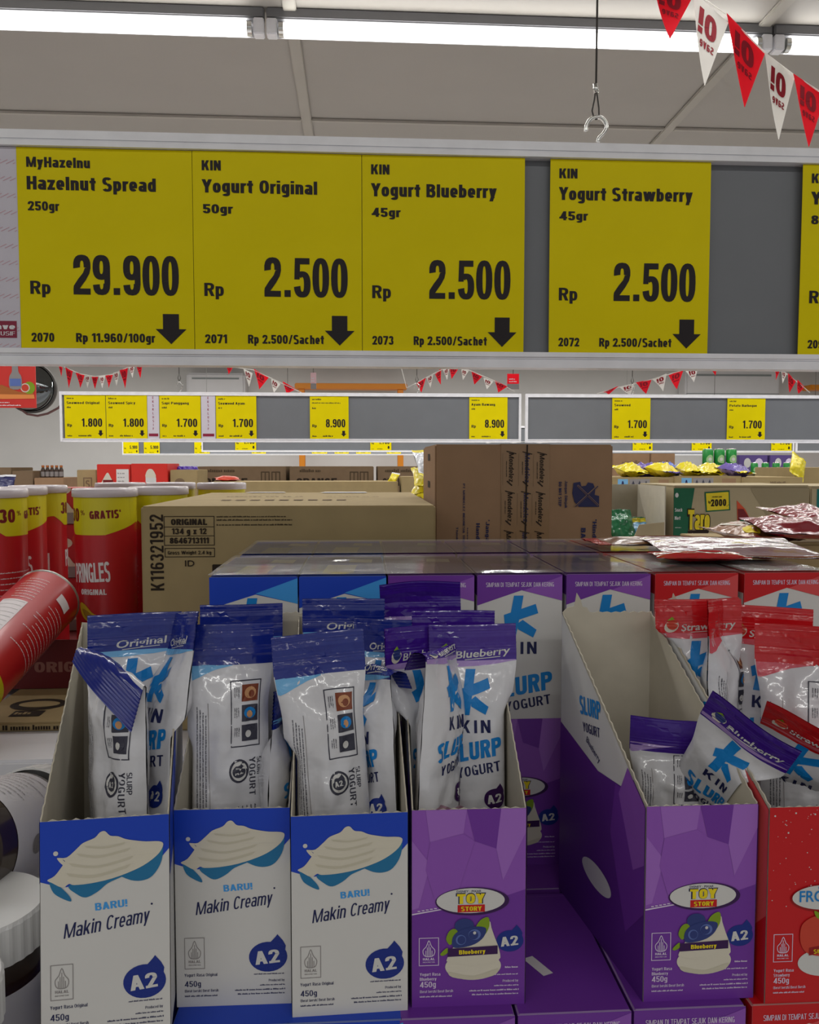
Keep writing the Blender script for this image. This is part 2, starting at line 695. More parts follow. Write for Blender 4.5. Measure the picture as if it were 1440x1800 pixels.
def art_sans(self, s, x, y, h, m, layer=2, w=None, wt=.18, al='l', rot=0.0, shear=0.0, mirror=False, gap=None):
    """cap height h, total width w, stem weight wt"""
    g = gap if gap is not None else .085
    polys, pos = [], 0.0
    for ch in s:
        p, adv = glyph(ch, wt)
        for q in p:
            polys.append([(a + pos, b) for a, b in q])
        pos += adv + g
    pos -= g
    sx = (w / pos) if w else h
    W = pos * sx
    ox = 0 if al == 'l' else (-W if al == 'r' else -W / 2)
    c, sn = math.cos(rot), math.sin(rot)
    out = []
    for q in polys:
        for t in _tri(q):
            z = []
            for p in t:
                a, b = p[0] * sx + ox, p[1] * h
                a += shear * b
                if mirror:
                    a = -a
                z.append((x + a * c - b * sn, y + a * sn + b * c))
            ar = (z[1][0] - z[0][0]) * (z[2][1] - z[0][1]) - (z[1][1] - z[0][1]) * (z[2][0] - z[0][0])
            if abs(ar) < 1e-14:
                continue
            if ar < 0:
                z.reverse()
            out.append(z)
    self.tris(out, m, layer)
    return self


Art.sans = art_sans

# ------------------------------------------------------------------ palette
M_ceil = mat('ceiling_paint', '#a5a09a', .55, .4, noise_s=3, noise_amt=.03)
M_batten = mat('ceiling_strip_paint', '#aba69e', .5, .4, noise_s=6, noise_amt=.03)
M_wall = mat('wall_paint', '#dcdbdb', .6, .3, noise_s=2, noise_amt=.03)
M_floor = mat('floor_tile', '#b9b4ab', .25, .5, noise_s=3, noise_amt=.06)
M_white = mat('white_enamel', '#dddce0', .35, .5, noise_s=8, noise_amt=.02)
M_alu = mat('brushed_aluminium', '#f0f0f5', .35, .6, .0, noise_s=30, noise_amt=.06)
M_aludk = mat('aluminium_groove', '#8d8b88', .45, .5, .3)
M_grey = mat('grey_sign_plastic', '#73767b', .42, .4, noise_s=10, noise_amt=.03)
M_yel = mat('yellow_card', '#e6d400', .4, .10, bump=.25, bump_s=14, noise_s=12, noise_amt=.02)
M_ink = mat('black_ink', '#1d1417', .5, .3)
M_lilac = mat('lilac_white_card', '#d2cdd8', .4, .4, noise_s=12, noise_amt=.02)
M_pink = mat('pale_pink_ink', '#cfa3ae', .5, .3)
M_maroon = mat('maroon_ink', '#8c1a3c', .45, .4)
M_steel = mat('bright_steel', '#d8d8d4', .22, .5, .9)
M_wire = mat('dark_wire', '#4a4744', .5, .4, .3)
M_wink = mat('white_ink', '#e8e6ea', .5, .3)
M_kraft = mat('kraft_board', '#9c8963', .8, .2, noise_s=25, noise_amt=.06)
M_kraft2 = mat('brown_kraft_board', '#93755a', .8, .2, noise_s=25, noise_amt=.06)
M_kraft3 = mat('dark_kraft_board', '#75614c', .85, .2, noise_s=25, noise_amt=.06)
M_kink = mat('carton_ink', '#2b2119', .7, .2)
M_navy = mat('navy_ink', '#27284e', .6, .3)
M_tubeon = mat('lit_tube', '#ffffff', .4, emit=5.0, ecol=(1.0, .99, .95))
M_grey2 = mat('grey_enamel', '#77777a', .4, .4)
M_red = mat('red_flag_cloth', '#d92a3c', .7, .2, noise_s=20, noise_amt=.05)
M_wflag = mat('white_flag_cloth', '#e2dfdb', .7, .2, noise_s=20, noise_amt=.03)


def cloth(m, col):
    nt = m.node_tree
    b = nt.nodes['Principled BSDF']
    tl = nt.nodes.new('ShaderNodeBsdfTranslucent')
    tl.inputs[0].default_value = (*hexc(col), 1)
    mx = nt.nodes.new('ShaderNodeMixShader')
    mx.inputs[0].default_value = .5
    nt.links.new(b.outputs[0], mx.inputs[1])
    nt.links.new(tl.outputs[0], mx.inputs[2])
    nt.links.new(mx.outputs[0], nt.nodes['Material Output'].inputs[0])


cloth(M_red, '#ff5060')
cloth(M_wflag, '#f4f2ee')
M_dred = mat('dark_red_ink', '#8e1a28', .6, .2)
M_redink = mat('crimson_ink', '#b0203a', .6, .2)

# ------------------------------------------------------------------ the room
CEIL = 2.95


def slab(name, x0, x1, y0, y1, z0, z1, m):
    return struct(MB().box(x0, x1, y0, y1, z0, z1, m).build(name))


slab('floor', -7, 8, -7, 12.2, -.1, 0, M_floor)
slab('ceiling', -7, 8, -7, 12.2, CEIL, CEIL + .1, M_ceil)
slab('wall_back', -7, 8, 12.0, 12.2, 0, CEIL, M_wall)
slab('wall_left', -7.2, -7, -7, 12.2, 0, CEIL, M_wall)
slab('wall_right', 8, 8.2, -7, 12.2, 0, CEIL, M_wall)

# cover strips over the ceiling panel joints
tn = 1


def strip(x0, x1, y0, y1):
    global tn
    mb = MB().box(x0, x1, y0, y1, CEIL - .012, CEIL, M_batten, bev=.003)
    struct(mb.build('trim_%d' % tn))
    tn += 1


xa = atZ(540, 215, CEIL).x
xb = atZ(1210, 187, CEIL).x
pitch_x = xb - xa
for k in range(-2, 4):
    x = xa + k * pitch_x
    strip(x - .022, x + .022, -2.0, 11.9)
ya = atZ(720, 213, CEIL).y
for k in range(0, 5):
    y = ya + k * 1.22
    for j in range(-2, 3):
        strip(xa + j * pitch_x + .022, xa + (j + 1) * pitch_x - .022, y - .012, y + .012)

# ------------------------------------------------------------------ ceiling tubes
TZ = -.066
TY = atZ(720, 59, CEIL + TZ).y


def tube_light(x0, x1, label, y=TY):
    t = thing('ceiling_light', label, 'light', ((x0 + x1) / 2, y, CEIL), 0, 'ceiling tubes in one line')
    L = x1 - x0
    h = L / 2
    MB().box(-h, h, -.012, .030, -.036, 0, M_grey2, bev=.004).build('batten', t)
    # added fin behind the tube, keeps its light off the far ceiling
    MB().box(-h + .02, h - .02, .027, .031, -.082, -.036, M_white).build('added_shade_fin', t)
    g = MB()
    prof = [(.020, -h + .045), (.020, h - .045)]
    g.lathe(prof, M_tubeon, 20, Matrix.Translation((0, 0, TZ)) @ Matrix.Rotation(math.pi / 2, 4, 'Y'))
    g.build('tube', t)
    for s in (-1, 1):
        e = MB()
        xx = s * (h - .035)
        e.box(min(xx, s * h * .9999), max(xx, s * h * .9999), -.016, .026, -.088, -.0365, M_alu, bev=.003)
        e.lathe([(.024, -.008), (.024, .008)], M_steel, 20,
                Matrix.Translation((s * (h - .048), 0, TZ)) @ Matrix.Rotation(math.pi / 2, 4, 'Y'))
        e.build('lamp_holder', t)
    return t


c1 = atY(467, 60, TY).x
c2 = atY(1357, 76, TY).x
tube_light(c1 - 1.74, c1 - .004, 'lit ceiling tube running out of the frame at the left')
tube_light(c1 + .004, c2 - .004, 'lit ceiling tube between the two lamp holder gaps, behind the wire')
tube_light(c2 + .004, c2 + 1.74, 'lit ceiling tube behind the flags at the right edge')

# ------------------------------------------------------------------ price rail over the front display
SY = 0.875
zt0 = atY(640, 244, SY).z
zt1 = atY(640, 272, SY).z
zb1 = atY(640, 616, SY).z
zb0 = atY(640, 645, SY).z


def price_rail(label, x0, x1, y, z0, z1, rail, group=None, ends=True, wires=False):
    t = thing('price_rail', label, 'sign', ((x0 + x1) / 2, y, z0), 0, group)
    h = (x1 - x0) / 2
    H = z1 - z0
    MB().box(-h, h, .006, .010, rail * .5, H - rail * .5, M_grey).build('backing_panel', t)
    for nm, a, b in (('bottom_channel', 0, rail), ('top_channel', H - rail, H)):
        g = MB()
        d = rail
        prof = [(-.006, a), (.016, a), (.016, b), (-.004, b), (-.004, a + d * .47), (-.0028, a + d * .46), (-.0028, a + d * .43), (-.004, a + d * .42),
                (-.0045, a + d * .31), (-.006, a + d * .30)]
        if nm == 'bottom_channel':
            prof = [(p[0], a + b - p[1]) for p in prof][::-1]
        # profile in (y,z), run along x
        M = Matrix(((0, 0, 1, -h), (1, 0, 0, 0), (0, 1, 0, 0), (0, 0, 0, 1)))
        g.prism(prof, 2 * h, M_alu, M)
        g.build(nm, t)
    if wires:
        for s in (-.72, .72):
            MB().tube([(s * h, .005, H), (s * h, .005, CEIL - z0)], .002, M_wire, 6).build('suspension_wire', t)
    if ends:
        for s in (-1, 1):
            MB().box(s * h - rail * .35, s * h + rail * .35, -.0072, .0165, 0, H, M_alu, bev=.0015).build('end_cap', t)
    return t


RX0 = atY(-330, 440, SY).x
RX1 = atY(1790, 440, SY).x
price_rail('grey price rail with silver edges hanging nearest, across the whole picture', RX0, RX1, SY, zb0, zt0, zt0 - zt1)


def arrow(A, x0, x1, y0, y1, m, layer=2):
    w = x1 - x0
    c = (x0 + x1) / 2
    ym = y0 + (y1 - y0) * .5
    A.poly([(c - w * .26, y1), (c - w * .26, ym), (x0, ym), (c, y0), (x1, ym), (c + w * .26, ym), (c + w * .26, y1)], m, layer)


# heavy condensed figures for the prices
def figure(ch):
    T, U = .37, .28
    if ch == '0':
        return ring(.5, .95, .47, .97, T, U), 1.0
    if ch == '1':
        return rr(.30, 0, .64, 1.9) + [[(.30, 1.9), (.30, 1.42), (.02, 1.42), (.02, 1.62), (.2, 1.68)]], .74
    if ch == '2':
        return (ring(.5, 1.37, .47, .55, T, U, -8, 188, 20)
                + [[(.655, 1.28), (.97, 1.30), (.90, 1.02), (.70, .70), (.36, .28), (.03, .28), (.05, .42), (.30, .76), (.56, 1.05)]]
                + rr(.03, 0, .95, .29)), 1.0
    if ch == '5':
        return (ring(.5, .62, .47, .64, T, U, -172, 128, 30) + rr(.10, 1.60, .92, 1.9)
                + [[(.10, 1.9), (.06, .86), (.36, .86), (.40, 1.9)]]), 1.0
    if ch == '7':
        return rr(.04, 1.60, .95, 1.9) + [[(.95, 1.62), (.62, .9), (.54, 0), (.20, 0), (.30, .85), (.62, 1.62)]], .98
    if ch == '8':
        return ring(.5, 1.40, .45, .52, T, .24) + ring(.5, .54, .47, .56, T, .25), 1.0
    if ch == '9':
        return (ring(.5, 1.32, .47, .60, T, U) + ring(.5, .54, .47, .56, T, U, -176, 0, 18) + rr(.655, .5, .97, 1.4)), 1.0
    if ch == '.':
        return rr(.10, 0, .45, .33), .55
    return [], .5


def figures(A, s, x1, y, h, w, m, layer=2):
    """price figures, right-aligned at x1"""
    parts, tot = [], 0.0
    for ch in s:
        p, adv = figure(ch)
        parts.append((p, tot))
        tot += adv + .05
    tot -= .05
    sx = w / tot
    sy = h / 1.9
    for p, o in parts:
        for q in p:
            A.poly([(x1 - w + (o + a) * sx, y + b * sy) for a, b in q], m, layer)


def card_art(W, H, brand, name, nw, weight, price, pw, code, unit, uw, small=False):
    A = Art()
    cl = lambda t, u, v, h, w=None, wt=.235: A.sans(t, u * W, (1 - v) * H, h * H, M_ink, 2, w * W if w else None, wt)
    cl(brand, .055, .097, .050, min(.36, .046 * len(brand) + .002) if len(brand) > 3 else .112)
    cl(name, .055, .208, .066, nw)
    cl(weight, .058, .312, .046, .175)
    cl('Rp', .06, .728, .066, .115, .2)
    figures(A, price, .918 * W, (1 - .728) * H, .198 * H, pw * W, M_ink)
    arrow(A, .775 * W, .955 * W, .025 * H, .178 * H, M_ink)
    cl(code, .06, .968, .045, .13)
    cl(unit, .315, .968, .045, uw)
    return A


def price_card(x0, x1, z0, z1, y, label, art=None, group=None, m=None, seed=0, pieces=None):
    W, H = x1 - x0, z1 - z0
    rn = random.Random(seed)
    a, b, c = rn.uniform(-.5, .5), rn.uniform(0, 6), rn.uniform(.0006, .0014)
    fn = lambda x, yy, o: (x - W / 2, -.0005 - o - c * math.sin(3 * x / W + b) * math.sin(2.5 * yy / H + a) - c, yy)
    g = MB()
    g.grid(lambda u, v: fn(u * W, v * H, .0), 14, 16, m or M_yel)
    g.grid(lambda u, v: fn((1 - u) * W, v * H, -.0004), 14, 16, m or M_yel)
    for A in ([art] if art else []) + (pieces or []):
        g.art(A, fn, W / 14, .00018)
    o = g.build('price_card')
    o.location = ((x0 + x1) / 2, y + .0045, z0)
    return tag(o, label, 'price card', group)


ctop = atY(780, 276, SY).z
cbot = atY(780, 618, SY).z


def X(px, y=SY, py=440):
    return atY(px, py, y).x


GC = 'yellow price cards in the nearest rail'
cards = [
    (34, 340, 'MyHazelnu', 'Hazelnut Spread', .735, '250gr', '29.900', .615, '2070', 'Rp 11.960/100gr', .455, 'yellow price card for hazelnut spread, the one reading 29.900'),
    (341, 636, 'KIN', 'Yogurt Original', .68, '50gr', '2.500', .505, '2071', 'Rp 2.500/Sachet', .455, 'yellow price card for original yogurt, numbered 2071'),
    (637, 921, 'KIN', 'Yogurt Blueberry', .77, '45gr', '2.500', .51, '2073', 'Rp 2.500/Sachet', .455, 'yellow price card for blueberry yogurt, numbered 2073'),
    (966, 1246, 'KIN', 'Yogurt Strawberry', .83, '45gr', '2.500', .52, '2072', 'Rp 2.500/Sachet', .455, 'yellow price card for strawberry yogurt, alone between two grey gaps'),
    (1406, 1685, 'KIN', 'Yogurt', .33, '80gr', '2.500', .52, '2092', 'Rp 2.500/Sachet', .455, 'yellow price card cut off by the right edge of the picture, numbered 2092'),
]
for i, c in enumerate(cards):
    x0, x1 = X(c[0]), X(c[1])
    A = card_art(x1 - x0, ctop - cbot, *c[2:11])
    price_card(x0, x1, cbot, ctop, SY - .0045, c[11], A, GC, None, i + 3)

# lilac strip card at the left end of the rail
x0, x1 = X(-62), X(33.4)
W, H = x1 - x0, ctop - cbot
A = Art()
rn = random.Random(4)
for i in range(9):
    for j in range(13):
        cx, cy = (i + .5 * (j % 2)) * W / 8, j * H / 12
        A.stroke([(cx, cy), (cx + .008, cy + .004)], .0006, M_pink)
A.clip(0.001, 0.001, W - .001, H - .001)
A.rect(W * .15, H * .05, W * .93, H * .135, M_maroon, 2)
A.sans('O!save', W * .90, H * .093, H * .027, M_wink, 3, W * .7, .24, 'r')
A.sans('EKSKLUSIF', W * .90, H * .062, H * .02, M_wink, 3, W * .7, .12, 'r')
for i, ch in enumerate('EKSKLUSIF'):
    A.sans(ch, W * .42, H * (.88 - .085 * i), H * .05, M_maroon, 2, None, .18, 'c')
price_card(x0, x1, cbot, ctop, SY - .0045, 'lilac strip card with a maroon label at the left end of the nearest rail', A, None, M_lilac, 9)

# ------------------------------------------------------------------ hanging hook
hy = SY + .005
t = thing('hanging_hook', 'steel hook on a dark wire holding up the nearest price rail', 'hook', tuple(atY(1048, 240, hy)))
o = Vector(t.location)
P = lambda px, py: atY(px, py, hy) - o
top = P(1048, 152)
MB().tube([top, Vector((top.x + .002, 0, CEIL - o.z))], .0011, M_wire).build('wire', t)
MB().tube([P(1048, 150), P(1045, 175), P(1041, 195), P(1044, 206), P(1048, 210), P(1053, 206), P(1053, 190), P(1050, 168), P(1048, 150)], .0009, M_wire).build('wire_loop', t)
MB().tube([P(1046.5, 148), P(1047, 156), P(1049, 163)], .0028, M_steel).build('crimp', t)
hk = smooth([tuple(P(a, b).xz) for a, b in ((1030, 231), (1031, 222), (1036, 212), (1046, 206), (1057, 207), (1065, 216), (1066, 226), (1060, 236), (1053, 243), (1051, 252))], 4, False)
MB().tube([(a, 0, b) for a, b in hk], .0021, M_steel, 10).build('hook', t)

# ------------------------------------------------------------------ bunting
def flag(par, a, b, tip, m, art, lap=.004, curl=.01, y_off=0.0):
    """triangle a-b-tip in world metres relative to par; art in unit triangle"""
    a, b, tip = Vector(a), Vector(b), Vector(tip)
    mid = (a + b) / 2
    n = (b - a).cross(tip - mid)
    n.normalize()

    def fn(x, y, o):
        # x in -1..1, y 0 at the top .. 1 at the tip
        w = max(0.0, 1 - y)
        p = mid + (tip - mid) * y + (b - a) * .5 * x
        return p + n * (curl * math.sin(2.6 * x * .5 + 3.1 * y) + o)
    g = MB()
    g.grid(lambda u, v: fn((u * 2 - 1) * (1 - v * .985), v, 0), 8, 12, m)
    g.grid(lambda u, v: fn((1 - u * 2) * (1 - v * .985), v, -.0006), 8, 12, m)
    if art:
        g.art(art, fn, .2, .0005)
        g2 = Art()
        g.art(art, lambda x, y, o: fn(x, y, -.0006 - o), .2, .0005)
    return g.build('flag', par)


def flag_art(ink, mirror=True, big=True):
    """'O! save' in triangle space (y grows downwards)"""
    A = Art()
    B = Art()
    sgn = -1 if mirror else 1
    B.sans('O!', .06, .0, .30, ink, 1, .98, .26, 'c')
    B.sans('save', .02, -.15, .12, ink, 1, .74, .2, 'c')
    for tr, m, l in B.items:
        out = []
        for t_ in tr:
            out.append([(sgn * p[0], .40 - p[1]) for p in t_])
        A.items.append((out, m, l))
    return A


FA_W = flag_art(M_dred)
FA_R = flag_art(M_dred)


def bunting(label, pts, depth, cord_pts, group=None, art=True, curl=.012):
    p0 = atD(*cord_pts[0], depth)
    t = thing('bunting', label, 'bunting', tuple(p0), 0, group)
    MB().tube([atD(a, b, depth) - p0 for a, b in cord_pts], .0012 * depth ** .5, M_wflag, 6).build('cord', t)
    for e in (cord_pts[0], cord_pts[-1]):
        if (e[1] < 646 and depth > 3) or e[1] < -40 or e[0] > 1480:
            q = atD(*e, depth) - p0
            MB().tube([q, Vector((q.x, q.y, CEIL - p0.z))], .002, M_wflag, 6).build('tie_cord', t)
    for i, (a, b, c, col) in enumerate(pts):
        rn = random.Random(i * 7 + len(pts))
        q = [atD(*a, depth) - p0, atD(*b, depth) - p0, atD(*c, depth + rn.uniform(-.02, .02) * depth) - p0]
        flag(t, *q, M_red if col == 'r' else M_wflag, (FA_R if col == 'r' else FA_W) if art else None, curl=curl * rn.uniform(-1, 1))
    return t


bunting('string of red and white pennants crossing the top right corner, nearest the viewer',
        [((1143, -38), (1222, -12), (1178, 68), 'r'), ((1216, -14), (1282, 38), (1239, 150), 'w'), ((1277, 24), (1346, 92), (1309, 188), 'r'),
         ((1343, 93), (1399, 134), (1369, 245), 'w'), ((1394, 130), (1452, 168), (1422, 258), 'r'), ((1450, 166), (1508, 196), (1486, 300), 'w')],
        1.85, [(1100, -66), (1143, -40), (1218, -16), (1279, 27), (1346, 94), (1396, 132), (1452, 168), (1510, 198)])

# ------------------------------------------------------------------ yogurt cartons: artwork
PW, PH, BH, BD = 0.058, 0.103, 0.202, 0.115      # front width, low front height, full height, depth
TABLE_Z = 1.173

M_board = mat('grey_inner_board', '#bdb6a6', .85, .2, noise_s=60, noise_amt=.05)
M_edge = mat('torn_board_edge', '#c2bdae', .9, .1)
M_pblue = mat('printed_blue', '#153fb6', .42, .35)
M_pbluel = mat('printed_light_blue', '#3f97de', .42, .35)
M_pcyan = mat('printed_kin_blue', '#0c7cc6', .42, .35)
M_pwhite = mat('printed_white', '#cccbc9', .45, .35)
M_pteal = mat('printed_bowl_blue', '#1f6f9d', .42, .35)
M_pcream = mat('printed_cream', '#cfc9b9', .45, .35)
M_pcream2 = mat('printed_cream_fold', '#c2bca9', .45, .35)
M_pnavy = mat('printed_navy', '#1a2050', .42, .35)
M_pnblue = mat('printed_drop_blue', '#152c82', .42, .35)
M_ppur = mat('printed_purple', '#6c3298', .42, .35)
M_ppurd = mat('printed_deep_purple', '#5a2784', .42, .35)
M_ppurl = mat('printed_light_purple', '#8a51b0', .42, .35)
M_ppurl2 = mat('printed_pale_purple', '#9a66bd', .42, .35)
M_ppurr = mat('printed_ribbon_purple', '#35114d', .42, .35)
M_pred = mat('printed_red', '#c0151d', .42, .35)
M_predl = mat('printed_light_red', '#d04a4c', .42, .35)
M_predd = mat('printed_dark_red', '#8f1015', .42, .35)
M_pyel = mat('printed_yellow', '#e6cf1c', .42, .35)
M_plet = mat('printed_lilac_white', '#d6c8e0', .45, .35)
M_pgrn = mat('printed_green', '#7d9a1e', .42, .35)
M_pberry = mat('printed_blueberry', '#2c3a78', .42, .35)
M_pberryl = mat('printed_blueberry_sheen', '#5b6fae', .42, .35)
M_pstraw = mat('printed_strawberry', '#c5412f', .42, .35)
M_pgrey = mat('printed_grey', '#8b8686', .45, .35)
M_pbrown = mat('printed_brown', '#7c3b22', .45, .35)
M_ptan = mat('printed_tan', '#c79468', .45, .35)


def k_logo(A, x, y, h, m, layer=2, rot=0.0):
    """three-stroke mark, h tall, centred at x,y"""
    s = h / 305.0
    P = lambda pts: [((a - 415) * s, (592 - b) * s) for a, b in pts]
    c, sn = math.cos(rot), math.sin(rot)
    for q in ([(362, 438), (432, 438), (412, 560), (376, 745), (304, 745), (340, 560)], [(289, 578), (522, 500), (541, 568), (296, 648)],
              [(392, 640), (428, 616), (530, 690), (505, 746), (392, 684)]):
        A.poly([(x + a * c - b * sn, y + a * sn + b * c) for a, b in P(q)], m, layer)


def drop(A, cx, cy, r, m, layer=2, txt=None, lm=None):
    pts = []
    for i in range(25):
        a = R(82 + i * (305 / 24))
        pts.append((cx + r * 1.06 * math.cos(a), cy + r * .86 * math.sin(a)))
    pts += [(cx + r * .98, cy + r * .62), (cx + r * .82, cy + r * .92), (cx + r * .52, cy + r * 1.28), (cx + r * .42, cy + r * 1.14)]
    A.poly(pts, m, layer)
    A.sans('A2', cx - r * .02, cy - r * .38, r * .76, lm or M_pwhite, layer + 1, r * 1.36, .21, 'c', .09)


def halal(A, x0, y0, x1, y1, m, layer=1):
    w, h = x1 - x0, y1 - y0
    t = w * .035
    A.frame(x0, y0, x1, y1, t, m, layer)
    c = (x0 + x1) / 2
    b = y0 + h * .33
    out = smooth([(c, y0 + h * .90), (c + w * .13, y0 + h * .70), (c + w * .30, y0 + h * .56), (c + w * .27, y0 + h * .40), (c + w * .14, b), (c - w * .14, b),
                  (c - w * .27, y0 + h * .40), (c - w * .30, y0 + h * .56), (c - w * .13, y0 + h * .70)], 3)
    A.stroke(out, t * 1.1, m, layer, True)
    for k in (-.18, -.10, -.02, .06, .14):
        xx = c + w * (k + .02)
        A.rect(xx - t * .5, b, xx + t * .5, y0 + h * (.78 - abs(k + .02) * 1.5), m, layer)
    A.sans('HALAL', c, y0 + h * .19, h * .085, m, layer, w * .62, .2, 'c')
    A.sans('INDONESIA', c, y0 + h * .10, h * .04, m, layer, w * .62, .12, 'c')


def small_print(A, kind, m):
    W, H = PW, PH
    nm = {'blue': ('Yogurt Rasa Original', None), 'purple': ('Yogurt Rasa', 'Blueberry'), 'red': ('Yogurt Rasa', 'Strawberry')}[kind]
    if nm[1]:
        A.sans(nm[0], .07 * W, (1 - .838) * H, .0016, m, 2, .0105, .16)
        A.sans(nm[1], .07 * W, (1 - .862) * H, .0016, m, 2, .0085, .16)
    else:
        A.sans(nm[0], .07 * W, (1 - .845) * H, .0016, m, 2, .0165, .14)
    A.sans('450g', .07 * W, (1 - .897) * H, .0030, m, 2, .0082, .15)
    A.sans('(Berat bersih) Berat Bersih', .07 * W, (1 - .925) * H, .0014, m, 2, .017, .13)
    A.lines(.07 * W, (1 - .948) * H, .37 * W, .0008, 1, .002, m, 2, 3)
    A.lines(.60 * W, (1 - .845) * H, .34 * W, .0007, 1, .002, m, 2, 8, 'r')
    A.sans('Produced by:', .95 * W, (1 - .882) * H, .0013, m, 2, .0085, .13, 'r')
    A.lines(.70 * W, (1 - .902) * H, .25 * W, .0007, 1, .002, m, 2, 5, 'r')
    A.lines(.48 * W, (1 - .925) * H, .47 * W, .0008, 2, .0021, m, 2, 6, 'r')


def low_panel(kind):
    """artwork of the low front, PW x PH"""
    A = Art()
    W, H = PW, PH
    q = lambda pts: [(u * W, (1 - v) * H) for u, v in pts]
    if kind == 'blue':
        A.rect(0, 0, W, H, M_pwhite, 1)
        A.poly(q([(0, 0), (1, 0), (1, .155), (.93, .20), (.8, .25), (.5, .27), (.2, .30), (.08, .285), (0, .27)]), M_pblue, 2)
        A.poly(q(smooth([(.945, .13), (.94, .21), (.87, .275), (.78, .295), (.68, .285), (.62, .25), (.85, .18)], 4)), M_pteal, 3)
        A.poly(q(smooth([(.22, .292), (.28, .335), (.35, .352), (.44, .33), (.52, .295), (.64, .265), (.45, .27)], 4)), M_pteal, 3)
        A.poly(q(smooth([(.07, .27), (.13, .285), (.215, .335), (.235, .365), (.17, .35), (.10, .32)], 4)), M_pteal, 3)
        A.poly(q(smooth([(.50, .058), (.54, .08), (.60, .085), (.66, .10), (.74, .11), (.82, .117), (.92, .12), (.955, .135), (.92, .175), (.83, .215), (.72, .245), (.55, .275), (.38, .29),
                         (.26, .292), (.22, .285), (.17, .30), (.09, .275), (.055, .262), (.11, .245), (.16, .21), (.19, .18), (.14, .165), (.205, .165), (.28, .13), (.33, .105), (.42, .085), (.46, .062)], 3)), M_pcream, 4)
        for a, b in (([(.34, .118), (.50, .128), (.66, .112)], .004), ([(.28, .15), (.46, .166), (.70, .140)], .005), ([(.22, .192), (.44, .212), (.72, .178)], .005),
                     ([(.20, .236), (.42, .252), (.70, .214)], .006)):
            sm_ = smooth(a, 6, False) + [a[-1]]
            A.poly(q(sm_ + [(u, v + b * 2) for u, v in reversed(sm_[1:-1])]), M_pcream2, 5)
        A.ell(.12 * W, (1 - .145) * H, .0011, .0011, M_pwhite, 4)
        A.poly(q(smooth([(.13, .165), (.17, .172), (.205, .20), (.19, .205), (.15, .185)], 3)), M_pcream, 4)
        A.sans('BARU!', .545 * W, (1 - .412) * H, .0034, M_pbluel, 2, .0145, .2, 'c', .06)
        A.sans('Makin', .175 * W, (1 - .532) * H, .0066, M_pnavy, 2, .0165, .13, 'l', .125, .26)
        A.sans('Creamy', .50 * W, (1 - .509) * H, .0066, M_pnavy, 2, .0195, .13, 'l', .125, .26)
        A.ell(.86 * W, (1 - .405) * H, .0005, .0005, M_pnavy, 2, 8)
        halal(A, .075 * W, (1 - .805) * H, .245 * W, (1 - .648) * H, M_pgrey, 2)
        drop(A, .80 * W, (1 - .755) * H, .0092, M_pnblue, 2)
        small_print(A, 'blue', M_pnavy)
    else:
        P = kind == 'purple'
        A.rect(0, 0, W, H, M_ppur if P else M_pred, 1)
        if P:
            A.poly(q([(0, .0), (1, .0), (1, .41), (.75, .455), (.4, .49), (0, .525)]), M_ppurl, 2)
            A.poly(q([(.12, 0), (.48, 0), (.45, .12), (.16, .16)]), M_ppurl2, 3)
            A.poly(q([(.78, 0), (1, 0), (1, .12), (.80, .36), (.74, .2)]), M_ppurl2, 3)
            A.poly(q([(.48, 0), (.78, 0), (.74, .2), (.55, .16)]), M_ppur, 3)
            A.poly(q([(0, .15), (.16, .27), (.06, .49), (0, .50)]), M_ppurl2, 3)
            A.poly(q([(.16, .16), (.45, .12), (.55, .16), (.40, .42), (.2, .45), (.12, .3)]), M_ppurl, 4)
            A.poly(q([(0, .519), (.30, .494), (.30, .499), (0, .526)]), M_plet, 4)
            for i in range(5):
                A.rect((.05 + .036 * i) * W, (1 - .508 + .003 * i) * H, (.074 + .036 * i) * W, (1 - .503 + .003 * i) * H, M_plet, 5)
        else:
            rn = random.Random(5)
            for i in range(110):
                u, v = rn.random(), rn.random() ** 1.5 * .5
                r = rn.choice([.0002, .0002, .0003, .0005])
                A.ell((.02 + u * .96) * W, (1 - .01 - v) * H, r, r, M_predl if rn.random() < .4 else M_pwhite, 2, 6)
        A.ell(.53 * W, (1 - .462) * H, .325 * W, .071 * H, M_ppurr if P else M_predd, 5, 36)
        A.ell(.515 * W, (1 - .458) * H, .30 * W, .063 * H, M_pwhite, 6, 36)
        if P:
            A.text('DISNEY · PIXAR', .50 * W, (1 - .415) * H, .0011, M_pnavy, 7, .0125, .01, 'c')
            A.sans('TOY', .515 * W, (1 - .473) * H, .0057, M_pnavy, 7, .0152, .36, 'c', 0, 0, False, .03)
            A.sans('TOY', .515 * W, (1 - .471) * H, .0051, M_pyel, 8, .0140, .29, 'c', 0, 0, False, .06)
            A.rect(.40 * W, (1 - .515) * H, .64 * W, (1 - .478) * H, M_pred, 7)
            A.sans('STORY', .52 * W, (1 - .508) * H, .0023, M_pyel, 8, .0105, .24, 'c')
            # yogurt pot with berries
            A.ell(.54 * W, (1 - .795) * H, .247 * W, .07 * H, M_pcream, 3, 36)
            A.poly(q(smooth([(.31, .75), (.37, .69), (.48, .64), (.60, .60), (.68, .565), (.70, .60), (.73, .65), (.77, .715), (.76, .77), (.54, .79), (.33, .77)], 3)), M_pcream, 4)
            A.poly(q(smooth([(.33, .82), (.54, .845), (.76, .81), (.72, .845), (.54, .862), (.36, .848)], 3)), M_pcream2, 4)
            A.poly(q([(.315, .700), (.755, .690), (.755, .733), (.315, .741)]), M_ppurr, 6)
            A.sans('Blueberry', .53 * W, (1 - .728) * H, .0022, M_pyel, 7, .0135, .22, 'c', .015)
            A.poly(q(smooth([(.56, .60), (.60, .56), (.67, .545), (.68, .59), (.64, .635), (.58, .63)], 3)), M_pgrn, 5)
